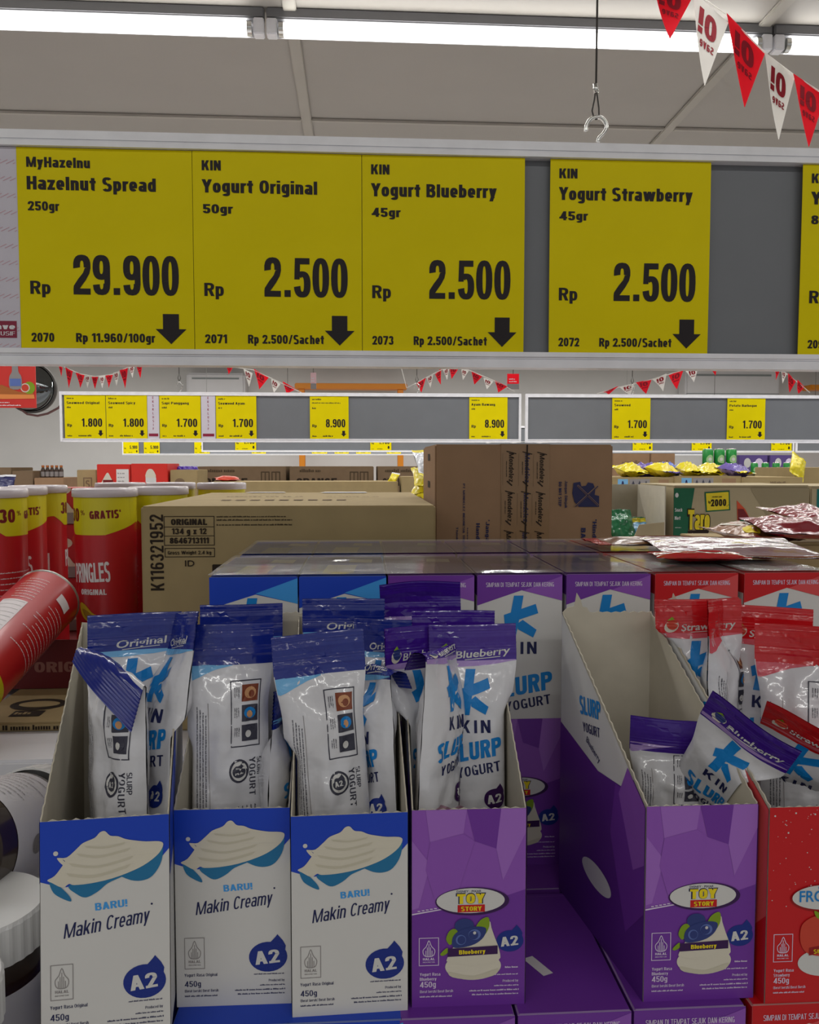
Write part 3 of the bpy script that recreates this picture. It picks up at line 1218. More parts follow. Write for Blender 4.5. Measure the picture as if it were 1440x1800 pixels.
            A.poly(q(smooth([(.30, .65), (.33, .61), (.38, .60), (.41, .63), (.36, .67), (.33, .68)], 3)), M_pgrn, 5)
            A.poly(q(smooth([(.25, .725), (.31, .695), (.315, .72), (.27, .735)], 3)), M_pgrn, 5)
            A.ell(.46 * W, (1 - .585) * H, .085 * W, .036 * H, M_pberry, 5)
            A.poly(q(smooth([(.36, .69), (.36, .64), (.43, .605), (.55, .59), (.65, .60), (.63, .645), (.55, .68), (.44, .695)], 4)), M_pberry, 6)
            A.ell(.55 * W, (1 - .63) * H, .055 * W, .027 * H, M_pberryl, 7)
            A.ell(.54 * W, (1 - .632) * H, .042 * W, .022 * H, M_pberry, 8)
            A.ell(.43 * W, (1 - .655) * H, .045 * W, .026 * H, M_pberryl, 7)
            A.ell(.435 * W, (1 - .655) * H, .035 * W, .021 * H, M_pberry, 8)
            A.ell(.55 * W, (1 - .62) * H, .014 * W, .008 * H, M_pwhite, 9, 10)
        else:
            A.text('Disney', .50 * W, (1 - .415) * H, .0013, M_pcyan, 7, .006, .01, 'c')
            A.text('FROZEN', .515 * W, (1 - .478) * H, .0058, M_pcyan, 8, .0275, .012, 'c')
            A.ell(.52 * W, (1 - .795) * H, .235 * W, .07 * H, M_pwhite, 3, 36)
            A.poly(q(smooth([(.50, .555), (.58, .56), (.66, .60), (.68, .66), (.60, .73), (.50, .76), (.36, .74), (.30, .68), (.31, .60), (.40, .56)], 4)), M_pstraw, 5)
            A.poly(q(smooth([(.44, .56), (.42, .525), (.50, .545), (.58, .52), (.57, .56), (.5, .575)], 3)), M_pgrn, 6)
            A.poly(q([(.38, .715), (.72, .685), (.72, .725), (.38, .755)]), M_predd, 6)
            A.sans('Strawberry', .55 * W, (1 - .742) * H, .0022, M_pyel, 7, .0150, .22, 'c', .045)
        halal(A, .065 * W, (1 - .785) * H, .235 * W, (1 - .645) * H, M_plet, 2)
        drop(A, .865 * W, (1 - .672) * H, .0066, M_pnblue, 2)
        A.lines(.80 * W, (1 - .81) * H, .15 * W, .0009, 1, .002, M_plet, 2, 11, 'r')
        small_print(A, kind, M_plet)
    return A.clip(0, 0, W, H)


LOW = {k: low_panel(k) for k in ('blue', 'purple', 'red')}
DARKC = {'blue': M_pblue, 'purple': M_ppur, 'red': M_pred}
LITEC = {'blue': M_pbluel, 'purple': M_ppurl, 'red': M_predl}


def full_face(kind):
    A = Art()
    A.put(LOW[kind])
    W, H = PW, BH
    A.rect(0, PH, W, H, M_pwhite, 1)
    y = lambda v: H * (1 - v)
    if kind == 'blue':
        A.poly([(0, y(0)), (W, y(0)), (W, y(.09)), (.52 * W, y(.058)), (0, y(.105))], M_pblue, 2)
        A.poly([(W, y(0.005)), (W, y(.09)), (.52 * W, y(.055))], M_pbluel, 3)
        tm = M_pwhite
    else:
        A.poly([(0, y(0)), (W, y(0)), (W, y(.088)), (.52 * W, y(.052)), (0, y(.102))], DARKC[kind], 2)
        A.poly([(W, y(.004)), (W, y(.088)), (.54 * W, y(.053))], LITEC[kind], 3)
        A.sans('SIMPAN DI TEMPAT SEJUK DAN KERING', .5 * W, y(.040), .0030, M_plet, 4, .80 * W, .13, 'c')
    k_logo(A, .515 * W, y(.141), .0285, M_pcyan, 3)
    A.sans('KIN', .525 * W, y(.268), .0083, M_pnavy, 3, .0205, .17, 'c', 0, 0, False, .22)
    A.sans('SLURP', .175 * W, y(.424), .0125, M_pcyan, 3, .0425, .24, 'l', .17, .12)
    A.sans('YOGURT', .345 * W, y(.465), .0066, M_pnavy, 3, .0315, .17, 'l', .17, .04, False, .13)
    return A


FULL = {k: full_face(k) for k in ('blue', 'purple', 'red')}
M_wrap = film_mat('clear_shrink_film', (.985, .985, .985), .09, .05, 16)
M_label = mat('paper_label', '#d8d5d2', .6, .3)


M_lite = {'blue': mat('pale_blue_edge', '#7f90c4', .5, .3), 'purple': mat('pale_purple_edge', '#a98bbf', .5, .3), 'red': mat('pale_red_edge', '#cf8a86', .5, .3)}  # carton edges paler than the faces


def top_art(kind, low=False):
    A = Art()
    A.rect(0.0006, .0006, PW - .0006, BD - .0006, {'blue': M_pblue, 'purple': M_ppur, 'red': M_pred}[kind], 1)
    if low:
        A.poly([(PW * .20, BD * .40), (PW * .34, BD * .26), (PW * .44, BD * .28), (PW * .30, BD * .42)], M_label, 2)
        A.rect(.0012, BD - .004, PW - .0012, BD - .0036, M_ppurl, 2)
        return A
    A.poly([(PW * .25, BD * .12), (PW * .62, BD * .12), (PW * .66, BD * .5), (PW * .3, BD * .52)], {'blue': M_pcream2, 'purple': M_ppurl, 'red': M_ptan}[kind], 2)
    A.poly([(PW * .55, BD * .66), (PW * .85, BD * .62), (PW * .87, BD * .80), (PW * .58, BD * .83)], M_label, 2)
    return A


TOPS = {k: top_art(k) for k in ('blue', 'purple', 'red')}
LOWTOP = {k: top_art(k, True) for k in ('blue', 'purple', 'red')}


def sealed_box(kind, x, y, z, label, rz=0.0, group=None, face=True, film=False, seed=0):
    """unopened carton; x,y = front left bottom corner"""
    t = thing('yogurt_carton', label, 'yogurt carton', (x, y, z), rz, group)
    g = MB()
    g.box(0, PW, 0, BD, 0, BH, M_lite[kind], bev=.0009)
    g.box(-.0001, PW + .0001, -.00008, BD, .001, BH - .0011, DARKC[kind])
    if face:
        g.art(FULL[kind], lambda a, b, o: (a, -o - .0001, b))
    g.art((TOPS if film else LOWTOP)[kind], lambda a, b, o: (a, b, BH + o + .0001))
    # printed sides: white upper half
    for s, xx in ((-1, 0), (1, PW)):
        g.box(min(xx, xx + s * .0002), max(xx, xx + s * .0002), .001, BD - .001, PH, BH * .93, M_pwhite)
    g.build('carton', t)
    if film:
        rn = random.Random(seed)
        ox, oy = rn.uniform(0, 50), rn.uniform(0, 50)

        def fn(u, v):
            xx = -.001 + u * (PW + .002)
            yy = -.0012 + v * (BD + .002)
            n = noise.noise(Vector((xx * 22 + ox, yy * 14 + oy, seed))) + .25 * noise.noise(Vector((xx * 60 + ox, yy * 40, seed + 3)))
            e = min(1, min(u, 1 - u, v, 1 - v) * 10)
            return (xx, yy, BH + .0012 + e * (.0004 + .0005 * n * (2.2 if (n > .25 and seed % 2) else .6)) + .0004 * (1 - e))
        fm = MB()
        fm.grid(fn, 18, 30, M_wrap)

        fm.build('shrink_film', t)
    return t


BOXINFO = {}


def teeth(p0, p1, n, amp, seed=0):
    rn = random.Random(seed)
    p0, p1 = Vector(p0), Vector(p1)
    d = p1 - p0
    nn = Vector((-d.y, d.x)).normalized()
    out = []
    for i in range(n + 1):
        out.append(tuple(p0 + d * (i / n) + nn * amp * ((i % 2) - .5 + rn.uniform(-.3, .3)) * (0 if i in (0, n) else 1)))
    return out


def open_box(kind, fl, fr, label, hb=.182, tilt=0.0, torn=False, seed=0, depth=BD, z=TABLE_Z, group=None, skew=0.0):
    """display carton with a low torn-off front; fl, fr = bottom front corners (world)"""
    fl, fr = Vector(fl), Vector(fr)
    ang = math.atan2(fr.y - fl.y, fr.x - fl.x)
    W = PW
    c = (fl + fr) / 2
    fl = c - Vector((math.cos(ang), math.sin(ang), 0)) * W / 2
    t = thing('open_yogurt_carton', label, 'open yogurt carton', (fl.x, fl.y, z), ang, group)
    if tilt:
        # tipped back on its rear bottom edge
        back = Vector((0, depth, 0))
        M = Matrix.Translation(t.location) @ Matrix.Rotation(ang, 4, 'Z') @ Matrix.Translation(back) @ Matrix.Rotation(-tilt, 4, 'X') @ Matrix.Translation(-back)
        t.matrix_world = M
    th = .0007
    g = MB().box(0, W, 0, depth, 0, th, M_board)
    g.box(0.0005, W - .0005, 0.0005, depth - .0005, -.0001, 0, DARKC[kind])
    g.build('bottom_panel', t)
    # front
    g = MB()
    top = teeth((W, PH), (0, PH), 22, .0009, seed)
    poly = [(0, 0), (W, 0)] + top
    M = Matrix(((1, 0, 0, 0), (0, 0, 1, 0), (0, 1, 0, 0), (0, 0, 0, 1)))
    bow = lambda x: -.0022 * math.sin(math.pi * x / W)
    g.prism(poly, th, M_edge, M)
    A = Art()
    A.put(LOW[kind])
    g.art(A, lambda a, b, o: (a, -o - .0001, b))
    g.build('front_panel', t)
    # sides
    for s in (0, 1):
        g = MB()
        sl = teeth((depth, hb), (.0, PH + .001), 44, .0009, seed + s)
        poly = [(0, 0), (depth, 0)] + sl
        x0 = 0 if s == 0 else W - th
        M = Matrix(((0, 0, 1, x0), (1, 0, 0, 0), (0, 1, 0, 0), (0, 0, 0, 1)))
        g.prism(poly, th, M_board, M)
        B = Art()
        prof = lambda yy: PH + (hb - PH) * yy / depth - .001
        cutz = PH * .96
        pw = [(0.0, 0.0), (depth, 0.0), (depth, prof(depth)), (0.0, prof(0))]
        B.poly(pw, M_pwhite, 1)
        if kind == 'blue':
            B.poly([(0, PH * .72), (depth * .3, PH * .8), (depth * .45, prof(depth * .45)), (0, prof(0))], M_pblue, 2)
        else:
            B.poly([(0, 0), (depth, 0), (depth, PH * 1.08), (depth * .5, PH * .97), (depth * .2, PH * 1.0), (depth * .12, prof(depth * .12)), (0, prof(0))], M_ppurd if kind == 'purple' else M_pred, 2)
            B.poly([(0, PH * .45), (.02, PH * .25), (depth * .35, PH * .7), (depth * .30, PH * .985), (depth * .2, PH * .995), (depth * .12, prof(depth * .12)), (0, prof(0))], M_ppur if kind == 'purple' else M_predl, 3)
            B.poly([(0, PH * .7), (.012, PH * .62), (.03, PH * .95), (.02, prof(.02)), (0, prof(0))], M_ppurl if kind == 'purple' else M_predl, 4)
            B.ell(depth * .50, PH * .36, .02, .0072, M_pwhite, 4, 30)
            fl_ = Art()
            fl_.sans('SLURP', 0, .016, .0105, M_pcyan, 3, .030, .22, 'c', .15)
            fl_.sans('YOGURT', .002, .006, .0055, M_pnavy, 3, .024, .16, 'c', .15)
            fl_.text('Blueberry' if kind == 'purple' else 'Strawberry', .004, -.004, .004, M_pnavy, 3, .020, .01, 'c', -.35)
            for tr, m, l in fl_.items:
                B.items.append(([[(depth * .60 - p[0], PH * 1.09 + p[1]) for p in (q[0], q[2], q[1])] for q in tr], m, l))
        B.clip(0, 0, depth, hb)
        if s == 0:
            g.art(B, lambda a, b, o: (-o - .0001, a, b))
        else:
            g.art(B, lambda a, b, o: (W + o + .0001, a, b))
        g.build('side_panel', t)
    # back
    g = MB()
    if torn:
        top = teeth((W, hb), (W * .30, hb), 14, .0009, seed) + [(W * .27, hb + .003), (W * .22, hb + .0035), (W * .20, hb + .008), (W * .155, hb + .0125), (W * .13, hb + .004), (W * .05, hb + .003), (0, hb)]
    else:
        top = teeth((W, hb), (0, hb), 20, .0009, seed)
    poly = [(0, 0), (W, 0)] + top
    M = Matrix(((1, 0, 0, 0), (0, 0, 1, depth - th), (0, 1, 0, 0), (0, 0, 0, 1)))
    g.prism(poly, th, M_board, M)
    g.build('back_panel', t)
    BOXINFO[t.name] = (t.matrix_basis.copy(), W, depth, hb, skew)
    if skew:        # the carton is racked sideways
        for ch in t.children:
            for v in ch.data.vertices:
                v.co.x += skew * v.co.y / depth
    return t


# ------------------------------------------------------------------ tables that carry the goods
def table(label, x0, x1, y0, y1, z, th=.03, m=None, apron=0.0):
    t = thing('display_table', label, 'table', ((x0 + x1) / 2, (y0 + y1) / 2, 0))
    hx, hy = (x1 - x0) / 2, (y1 - y0) / 2
    MB().box(-hx, hx, -hy, hy, z - th, z, m or M_white, bev=.003).build('table_top', t)
    if apron:
        MB().box(-hx + .004, hx - .004, -hy + .004, -hy + .012, z - th - apron, z - th, m or M_white).build('apron', t)
    for sx in (-1, 1):
        for sy in (-1, 1):
            MB().box(sx * (hx - .05) - .02, sx * (hx - .05) + .02, sy * (hy - .05) - .02, sy * (hy - .05) + .02, 0, z - th, M_alu, bev=.003).build('leg', t)
    return t


SHELF_Z = TABLE_Z - BH - .0003
ROW2Y = atZ(915, 1521, TABLE_Z).y
lx1 = atZ(205, 1290, TABLE_Z).x
table('white display table carrying the tall chip cans and the big cartons, left', -1.6, lx1 + .12, atZ(60, 1336, TABLE_Z).y, 2.6, TABLE_Z - .0005, .022, M_white, .12)
table('white display table behind the rows of yogurt cartons', lx1 + .125, 1.9, ROW2Y + BD + .013, 2.6, TABLE_Z - .0005, .022, M_white, .05)
table('low grey shelf under the front rows of yogurt cartons and jars', -.62, .62, .27, ROW2Y + BD + .0, SHELF_Z, .02, mat('grey_shelf_enamel', '#4c4c52', .5, .4, noise_s=8, noise_amt=.03))

# ------------------------------------------------------------------ lower layer (tops show in the gap)
LY = atZ(1010, 1779, TABLE_Z).y
GL = 'unopened cartons in the bottom layer'
low_cols = [(72, 'blue', 'blue unopened carton under the leftmost open carton'), (300, 'blue', 'blue unopened carton under the second open carton from the left'),
            (503, 'blue', 'blue unopened carton under the third open carton from the left'), (703, 'purple', 'purple unopened carton under the left purple open carton'),
            (911, 'purple', 'purple unopened carton lying bare in the gap'), (1115, 'purple', 'purple unopened carton under the right purple open carton'),
            (1322, 'red', 'red unopened carton under the red open carton at the right edge')]
for i, (px, k, lab) in enumerate(low_cols):
    p = atY(px, 1786, LY)
    sealed_box(k, p.x, LY, SHELF_Z, lab, 0, GL)
cols2 = [(372, 'blue'), (528, 'blue'), (683, 'purple'), (838, 'purple'), (993, 'purple'), (1147, 'red'), (1302, 'red'), (1457, 'red')]
for i, (px, k) in enumerate(cols2[3:5]):
    p = atY(px, 1500, ROW2Y)
    sealed_box(k, p.x, LY + BD + .006, SHELF_Z, ['purple unopened carton low behind the gap, under the full purple carton', 'purple unopened carton low behind the right purple open carton'][i], 0, GL)

# support board under the upper rows where no carton of the bottom layer was built
# second row, upper layer
labs2 = ['left of the two blue unopened cartons in the second row', 'blue unopened carton in the second row beside the purple ones',
         'purple unopened carton in the second row beside the blue ones', 'purple unopened carton whose whole front shows through the gap',
         'purple unopened carton behind the emptied purple carton', 'red unopened carton in the second row beside the purple ones',
         'red unopened carton in the second row cut by the right edge', 'red unopened carton at the far right of the second row']
G2 = 'unopened cartons in the second row'
X2 = []
for i, (px, k) in enumerate(cols2):
    p = atY(px, 1300, ROW2Y)
    X2.append(p.x)
    if i < 7:
        sealed_box(k, p.x, ROW2Y, TABLE_Z, labs2[i], 0, G2, True, True, 20 + i)
ROW3Y = ROW2Y + BD + .014
G3 = 'unopened cartons in the third row'
third = [(0, 'blue', 'blue unopened carton in the third row, left end'), (1, 'blue', 'blue unopened carton in the third row beside the purple'), (2, 'purple', 'purple unopened carton in the third row beside the blue'),
         (3, 'purple', 'purple unopened carton in the third row before the brown carton'), (4, 'purple', 'purple unopened carton in the third row next to the red'),
         (5, 'red', 'red unopened carton in the third row next to the purple'), (6, 'red', 'red unopened carton in the third row, glossy film on top')]
for c, k, lab in third:
    sealed_box(k, X2[c] + .002, ROW3Y, TABLE_Z, lab, 0, G3, True, True, 40 + c)
# ------------------------------------------------------------------ open display cartons, front row
GO = None
B1 = open_box('blue', atZ(74, 1834, TABLE_Z + .009), atZ(298, 1811, TABLE_Z + .009), 'leftmost open blue and white carton, tipped back a little', tilt=R(4.0), seed=1, skew=-.007)
B2 = open_box('blue', atZ(312, 1770, TABLE_Z), atZ(512, 1763, TABLE_Z), 'open blue and white carton second from the left', seed=2)
B3 = open_box('blue', atZ(513, 1788, TABLE_Z), atZ(718, 1775, TABLE_Z), 'open blue and white carton next to the purple ones', seed=3)
B4 = open_box('purple', atZ(724, 1771, TABLE_Z), atZ(922, 1764, TABLE_Z), 'open purple carton full of upright sachets, left of the gap', seed=4)
B5 = open_box('purple', atZ(1129, 1761, TABLE_Z), atZ(1325, 1753, TABLE_Z), 'open purple carton nearly empty, right of the gap', torn=True, seed=5, skew=-.0155)
B6 = open_box('red', atZ(1340, 1764, TABLE_Z), atZ(1540, 1756, TABLE_Z), 'open red carton cut by the right edge', torn=True, seed=6, skew=-.0165)

# ------------------------------------------------------------------ sachets
def pouch_mat(name, col, rough=.22, spec=.45):
    return mat(name, col, rough, spec, 0, .6, .06, bump=.20, bump_s=48)


M_foil = pouch_mat('white_pouch_film', '#d3d3d8')
M_bo = pouch_mat('blue_pouch_film', '#142580')
M_bb = pouch_mat('violet_pouch_film', '#3c1788')
M_bs = pouch_mat('red_pouch_film', '#c3141c')
M_lo = pouch_mat('sky_pouch_film', '#6fb0e0')
M_lb = pouch_mat('lavender_pouch_film', '#a78bc9')
M_ls = pouch_mat('rose_pouch_film', '#cf5a68')
M_fgrey = pouch_mat('silver_pouch_film', '#8f9198')
M_ppink = mat('printed_rose_beige', '#b08a9c', .4, .4)
M_pcloud = mat('printed_cloud_blue', '#7c86bf', .4, .4)
M_pdkgrey = mat('printed_dark_grey', '#3a3a48', .42, .35)
SL, SW = .180, .050
SEAL = .018
PK = {'o': (M_bo, M_lo, 'Original', M_pnblue, M_pwhite), 'b': (M_bb, M_lb, 'Blueberry', M_ppurr, M_ppink), 's': (M_bs, M_ls, 'Strawberry', M_predd, M_ppink)}


def sachet_art(kind, side):
    A = Art()
    dk, lt, nm, dp, low = PK[kind]
    y = lambda d: SL - d / 1000.0
    h = SW / 2
    if side == 'front':
        A.rect(-h, y(20.5), h, y(0.2), dk, 1)
        A.poly([(-h, y(20.5)), (h, y(20.5)), (h, y(21)), (h * .4, y(23)), (-h * .3, y(24)), (-h, y(23))], lt, 1)
        sx = .003 if kind == 'o' else .0055
        A.text(nm, sx, y(18.3), .0042, M_pwhite, 3, .027 if kind == 'o' else .031, .018, 'c', .07, .22)
        A.stroke([(sx - .010, y(20.0)), (sx + .010, y(18.6))], .0004, M_pwhite, 3)
        if kind != 'o':
            f = M_pberry if kind == 'b' else M_pstraw
            A.ell(-.0155, y(16.5), .0046, .0034, M_pcream, 3, 18, .6)
            A.ell(-.0150, y(15.2), .0034, .0034, f, 4, 16)
            A.poly([(-.018, y(13)), (-.015, y(10.6)), (-.0135, y(12.4))], M_pgrn, 5)
        k_logo(A, 0, y(37.5), .0245, M_pcyan, 2)
        A.sans('KIN', .0005, y(60), .0072, M_pnavy, 2, .0195, .17, 'c', 0, 0, False, .22)
        A.sans('SLURP', -.0170, y(77.5), .0100, M_pcyan, 2, .0345, .25, 'l', .15, .12)
        A.sans('YOGURT', -.0115, y(85.5), .0056, M_pnavy, 2, .0280, .17, 'l', .15, .04, False, .13)
        drop(A, .0120, y(97), .0066, dp if kind != 'o' else M_pnblue, 4)
        if kind == 'o':
            A.poly([(-h, y(179)), (h, y(179)), (h, y(104)), (h * .3, y(110)), (-h * .4, y(118)), (-h, y(114))], M_pnblue, 2)
            A.poly(smooth([(-.018, y(122)), (-.004, y(108)), (.006, y(112)), (.018, y(118)), (.016, y(130)), (-.012, y(132))], 4), M_pcream, 3)
        else:
            A.poly([(-h, y(179)), (h, y(179)), (h, y(103)), (h * .2, y(106)), (-h * .4, y(101)), (-h, y(104))], low, 2)
            A.ell(-.004, y(122), .014, .012, M_pcream, 3)
            A.stroke([(-.012, y(108)), (.002, y(115)), (.012, y(111))], .0014, dp, 4)
    else:
        A.rect(-h, y(22.5), h, y(0.2), dk, 1)
        A.poly(smooth([(-h, y(22.5)), (-h * .2, y(22.5)), (h * .1, y(22.5)), (-h * .3, y(25)), (-h * .8, y(30)), (-h, y(30.5))], 2), lt, 1)
        # icon panel
        x0, x1, a, b = .001, .0185, 31, 66
        A.stroke(smooth([(x0, y(a)), (x1, y(a)), (x1, y(b)), (x0, y(b))], 1), .0006, M_pdkgrey, 2, True)
        for i, (m1, m2) in enumerate(((M_ptan, M_pbrown), (M_pcyan, M_ptan), (M_pdkgrey, M_pwhite))):
            yy = a + 2.2 + i * 10.6
            A.poly(smooth([(.0075, y(yy)), (.0173, y(yy)), (.0173, y(yy + 8.8)), (.0075, y(yy + 8.8))], 1), M_pbrown if i == 0 else M_pdkgrey, 3)
            A.ell(.0125, y(yy + 4.3), .0036, .0031, m1, 4, 14)
            A.ell(.0133 - .001 * i, y(yy + 5.0), .0018, .0020, m2, 5, 12)
            for k in range(3):
                A.lines(.0030 + .0012 * k, y(yy + 1.2), .006, .0006, 1, .002, M_pdkgrey, 3, i * 5 + k, 'l', -math.pi / 2)
        A.ell(.0058, y(79), .0062, .0062, M_pdkgrey, 2, 24)
        A.ell(.0058, y(79), .0050, .0050, M_pwhite, 3, 24)
        drop(A, .0056, y(79.3), .0038, M_pdkgrey, 4)
        A.sans('YOGURT', .0122, y(72.5), .0038, M_pdkgrey, 2, .0205, .15, 'l', -math.pi / 2, 0, False, .13)
        A.sans('SLURP', .0170, y(72.5), .0026, M_pdkgrey, 2, .011, .15, 'l', -math.pi / 2)
        for k in range(5):
            A.lines(.0050 + .0026 * k, y(98), .034, .0009, 1, .002, M_pdkgrey, 2, 30 + k, 'l', -math.pi / 2)
        for k in range(4):
            A.lines(-.0195 + .0017 * k, y(44 + 1.5 * k), .072, .0007, 1, .002, M_pdkgrey, 2, 50 + k, 'l', -math.pi / 2)
        A.stroke([(-.0128, y(42)), (-.0115, y(118))], .0003, M_pgrey, 2)
        A.rect(-.019, y(122), -.0155, y(118), M_pdkgrey, 2)
        for k in range(9):
            A.rect(.004, y(136 + 2.1 * k), .017, y(136 + 2.1 * k - (1.3 if k % 3 else .7)), M_pdkgrey, 2)
        A.rect(-h, y(179), h, y(160), dk, 2)
    return A.clip(-h + .0004, .0004, h - .0004, SL - .0004)


SART = {}


def sachet(label, kind, side, top, td, bot, bd, twist=0.0, L=SL, W=SW, T=.018, fold=None, seed=0, bend=0.0, puff=1.0, group=None, wr=1.0, box=None):
    key = (kind, side)
    if key not in SART:
        SART[key] = sachet_art(kind, side)
    ptop, pbot = atD(*top, td), atD(*bot, bd)
    zax = (ptop - pbot).normalized()
    base = ptop - zax * L
    view = CAM_L - (ptop + base) / 2
    n = (view - zax * view.dot(zax)).normalized()
    n = Matrix.Rotation(R(twist), 3, zax) @ n
    xax = zax.cross(n) * -1
    xax = (-n).cross(zax) if False else zax.cross(n).normalized() * 1.0
    # right-handed frame with +Y away from the viewer
    yax = -n
    xax = yax.cross(zax).normalized()
    M = Matrix((xax, yax, zax)).transposed().to_4x4()
    M.translation = base
    t = thing('yogurt_sachet', label, 'yogurt sachet', (0, 0, 0), 0, group)
    t.matrix_world = M
    kx, kz = W / SW, L / SL
    vs = 1 - SEAL / L
    so = seed * 7.31

    def ss(a):
        a = max(0.0, min(1.0, a))
        return a * a * (3 - 2 * a)

    if box is not None:
        BM, bW, bD, bh, bsk = BOXINFO[box.name]
        toB = BM.inverted() @ M
        toS = toB.inverted()

    def soft(a, lo, hi, m, w):
        if w <= 0:
            return a
        b = a
        if a > hi - m:
            b = hi - m * math.exp(-(a - hi + m) / m)
        elif a < lo + m:
            b = lo + m * math.exp(-(lo + m - a) / m)
        return a + (b - a) * w

    def squeeze(p):
        # the film gives way where it meets the carton
        if box is None:
            return p
        q = toB @ p
        k = bsk * q.y / bD
        h = PH + (bh - PH) * max(0, min(1, q.y / bD))
        w = ss((h + .006 - q.z) / .010)
        q.x = k + soft(q.x - k, .0013, bW - .0013, .005, w)
        q.z = soft(q.z, .0012, 1.0, .004, 1.0)
        w = ss((bh + .006 - q.z) / .010)
        if q.y > bD * .5:
            q.y = soft(q.y, -1, bD - .0013, .005, w)
        else:
            q.y = soft(q.y, .0013, 1, .005, ss((PH + .004 - q.z) / .006))
        return toS @ q

    def P(x, z, s):
        """flat x,z (full-size units) -> point on front (s=-1) or rear (s=1)"""
        u = max(-1.0, min(1.0, x / (SW / 2)))
        v = z / SL
        f = ss(v / .13) * ss((vs - v) / .16) * puff
        hw = W / 2 * (1 - .13 * f)
        th = T / 2 * f * max(0.0, 1 - u * u) ** .62 + .00025
        zz = v * L
        q = Vector((u * 1.4 + so, v * 7.0, s * 1.7 + so))
        w = noise.noise(q) * .0030 + noise.noise(q * 2.3) * .0018 + abs(noise.noise(q * 4.1)) * .0012
        edge = ss((vs - v) / .10 + .25)
        w *= edge * (1 - u * u * .8) * wr
        # gusset creases running down from the seal
        cr = .0016 * math.sin(u * 9 + so) * ss((vs - v) / .03) * ss((.72 - (1 - v) * 3.2)) * wr
        yy = s * th + w + cr
        yy += bend * (v - .4) ** 2 * L
        yy += .0022 * math.sin(u * 2.2 + so) * ss((v - .7) / .2)
        if v > vs + .004:
            yy += .00022 * math.sin((v - vs) * L / .0019 * 2 * math.pi)
        xx = u * hw + .003 * math.sin(v * 3 + so) * 0
        if fold:
            fv, ang, sl = fold
            z0 = (fv + sl * u) * L
            if zz > z0:
                r = .0035
                d = zz - z0
                a = min(d / r, abs(R(ang)))
                sg = -1 if ang > 0 else 1
                rest = max(0.0, d - abs(R(ang)) * r)
                yo, zo = r * (1 - math.cos(a)), r * math.sin(a)
                yo += rest * math.sin(a)
                zo += rest * math.cos(a)
                # the sheet thickness turns with the fold
                dy = yy
                yy = sg * yo + dy * math.cos(a)
                zz = z0 + zo - sg * dy * -math.sin(a) * (1 if sg < 0 else -1) * -1
        return squeeze(Vector((xx, yy, zz)))

    def PO(x, z, o, s=-1):
        p = P(x, z, s)
        e = .0008
        a = P(x + e, z, s) - P(x - e, z, s)
        b = P(x, min(z + e, SL), s) - P(x, max(z - e, 0), s)
        nn = a.cross(b)
        if nn.length < 1e-12:
            return p
        nn.normalize()
        if s > 0:
            nn = -nn
        return p + nn * (o + .00006)

    A = SART[key]
    lo, hi = Art(), Art()
    lo.items = list(A.items)
    hi.items = list(A.items)
    lo.clip(-1, 0, 1, SL * vs)
    hi.clip(-1, SL * vs, 1, 1)
    dk = PK[kind][0]
    g = MB()
    bandv = vs - .02
    mf = lambda u, v: dk if v * vs > bandv else M_foil
    g.grid(lambda u, v: P((u - .5) * SW, v * vs * SL, -1), 22, 54, M_foil, True, mf)
    g.grid(lambda u, v: P((.5 - u) * SW, v * vs * SL, 1), 22, 54, M_foil, True, mf)
    g.art(lo, lambda x, z, o: PO(x, z, o), .0032, .00009)
    other = (kind, 'back' if side == 'front' else 'front')
    pb = g.build('pouch', t)
    g = MB()
    g.grid(lambda u, v: P((u - .5) * SW, (vs + v * (1 - vs)) * SL, -1), 16, 30, dk)
    g.grid(lambda u, v: P((.5 - u) * SW, (vs + v * (1 - vs)) * SL, 1), 16, 30, dk)
    for sgn in (-1, 1):
        pass
    g.art(hi, lambda x, z, o: PO(x, z, o), .0032, .00009)
    g.build('top_seal', t)
    return t


GS = {'o': 'blue topped sachets', 'b': 'violet topped sachets', 's': 'red topped sachets'}
# leftmost open blue carton
sachet('blue topped sachet facing front at the back of the leftmost open carton', 'o', 'front', (238, 1078), .462, (240, 1430), .460, 0, seed=1, group=GS['o'], wr=.8, box=B1)
sachet('blue topped sachet with its top folded over its front, leftmost of all sachets', 'o', 'back', (205, 1100), .430, (208, 1430), .426, -47, seed=2, W=.046, fold=(.872, 158, -.045), group=GS['o'], box=B1)
sachet('blue topped sachet seen on edge at the right side of the leftmost open carton', 'o', 'front', (318, 1076), .462, (272, 1430), .440, -62, seed=3, group=GS['o'], W=.046, box=B1)
# second open blue carton
sachet('blue topped sachet showing its back in the second open carton', 'o', 'back', (401, 1096), .457, (402, 1430), .452, 4, seed=4, group=GS['o'], box=B2)
sachet('blue topped sachet standing behind another in the second open carton, its name half visible', 'o', 'front', (425, 1062), .508, (425, 1430), .505, 0, seed=5, group=GS['o'], wr=.6, box=B2)
sachet('crumpled short sachet wedged on edge at the right side of the second open carton', 'o', 'front', (500, 1206), .466, (490, 1430), .460, 74, seed=6, L=.135, group=GS['o'], box=B2)
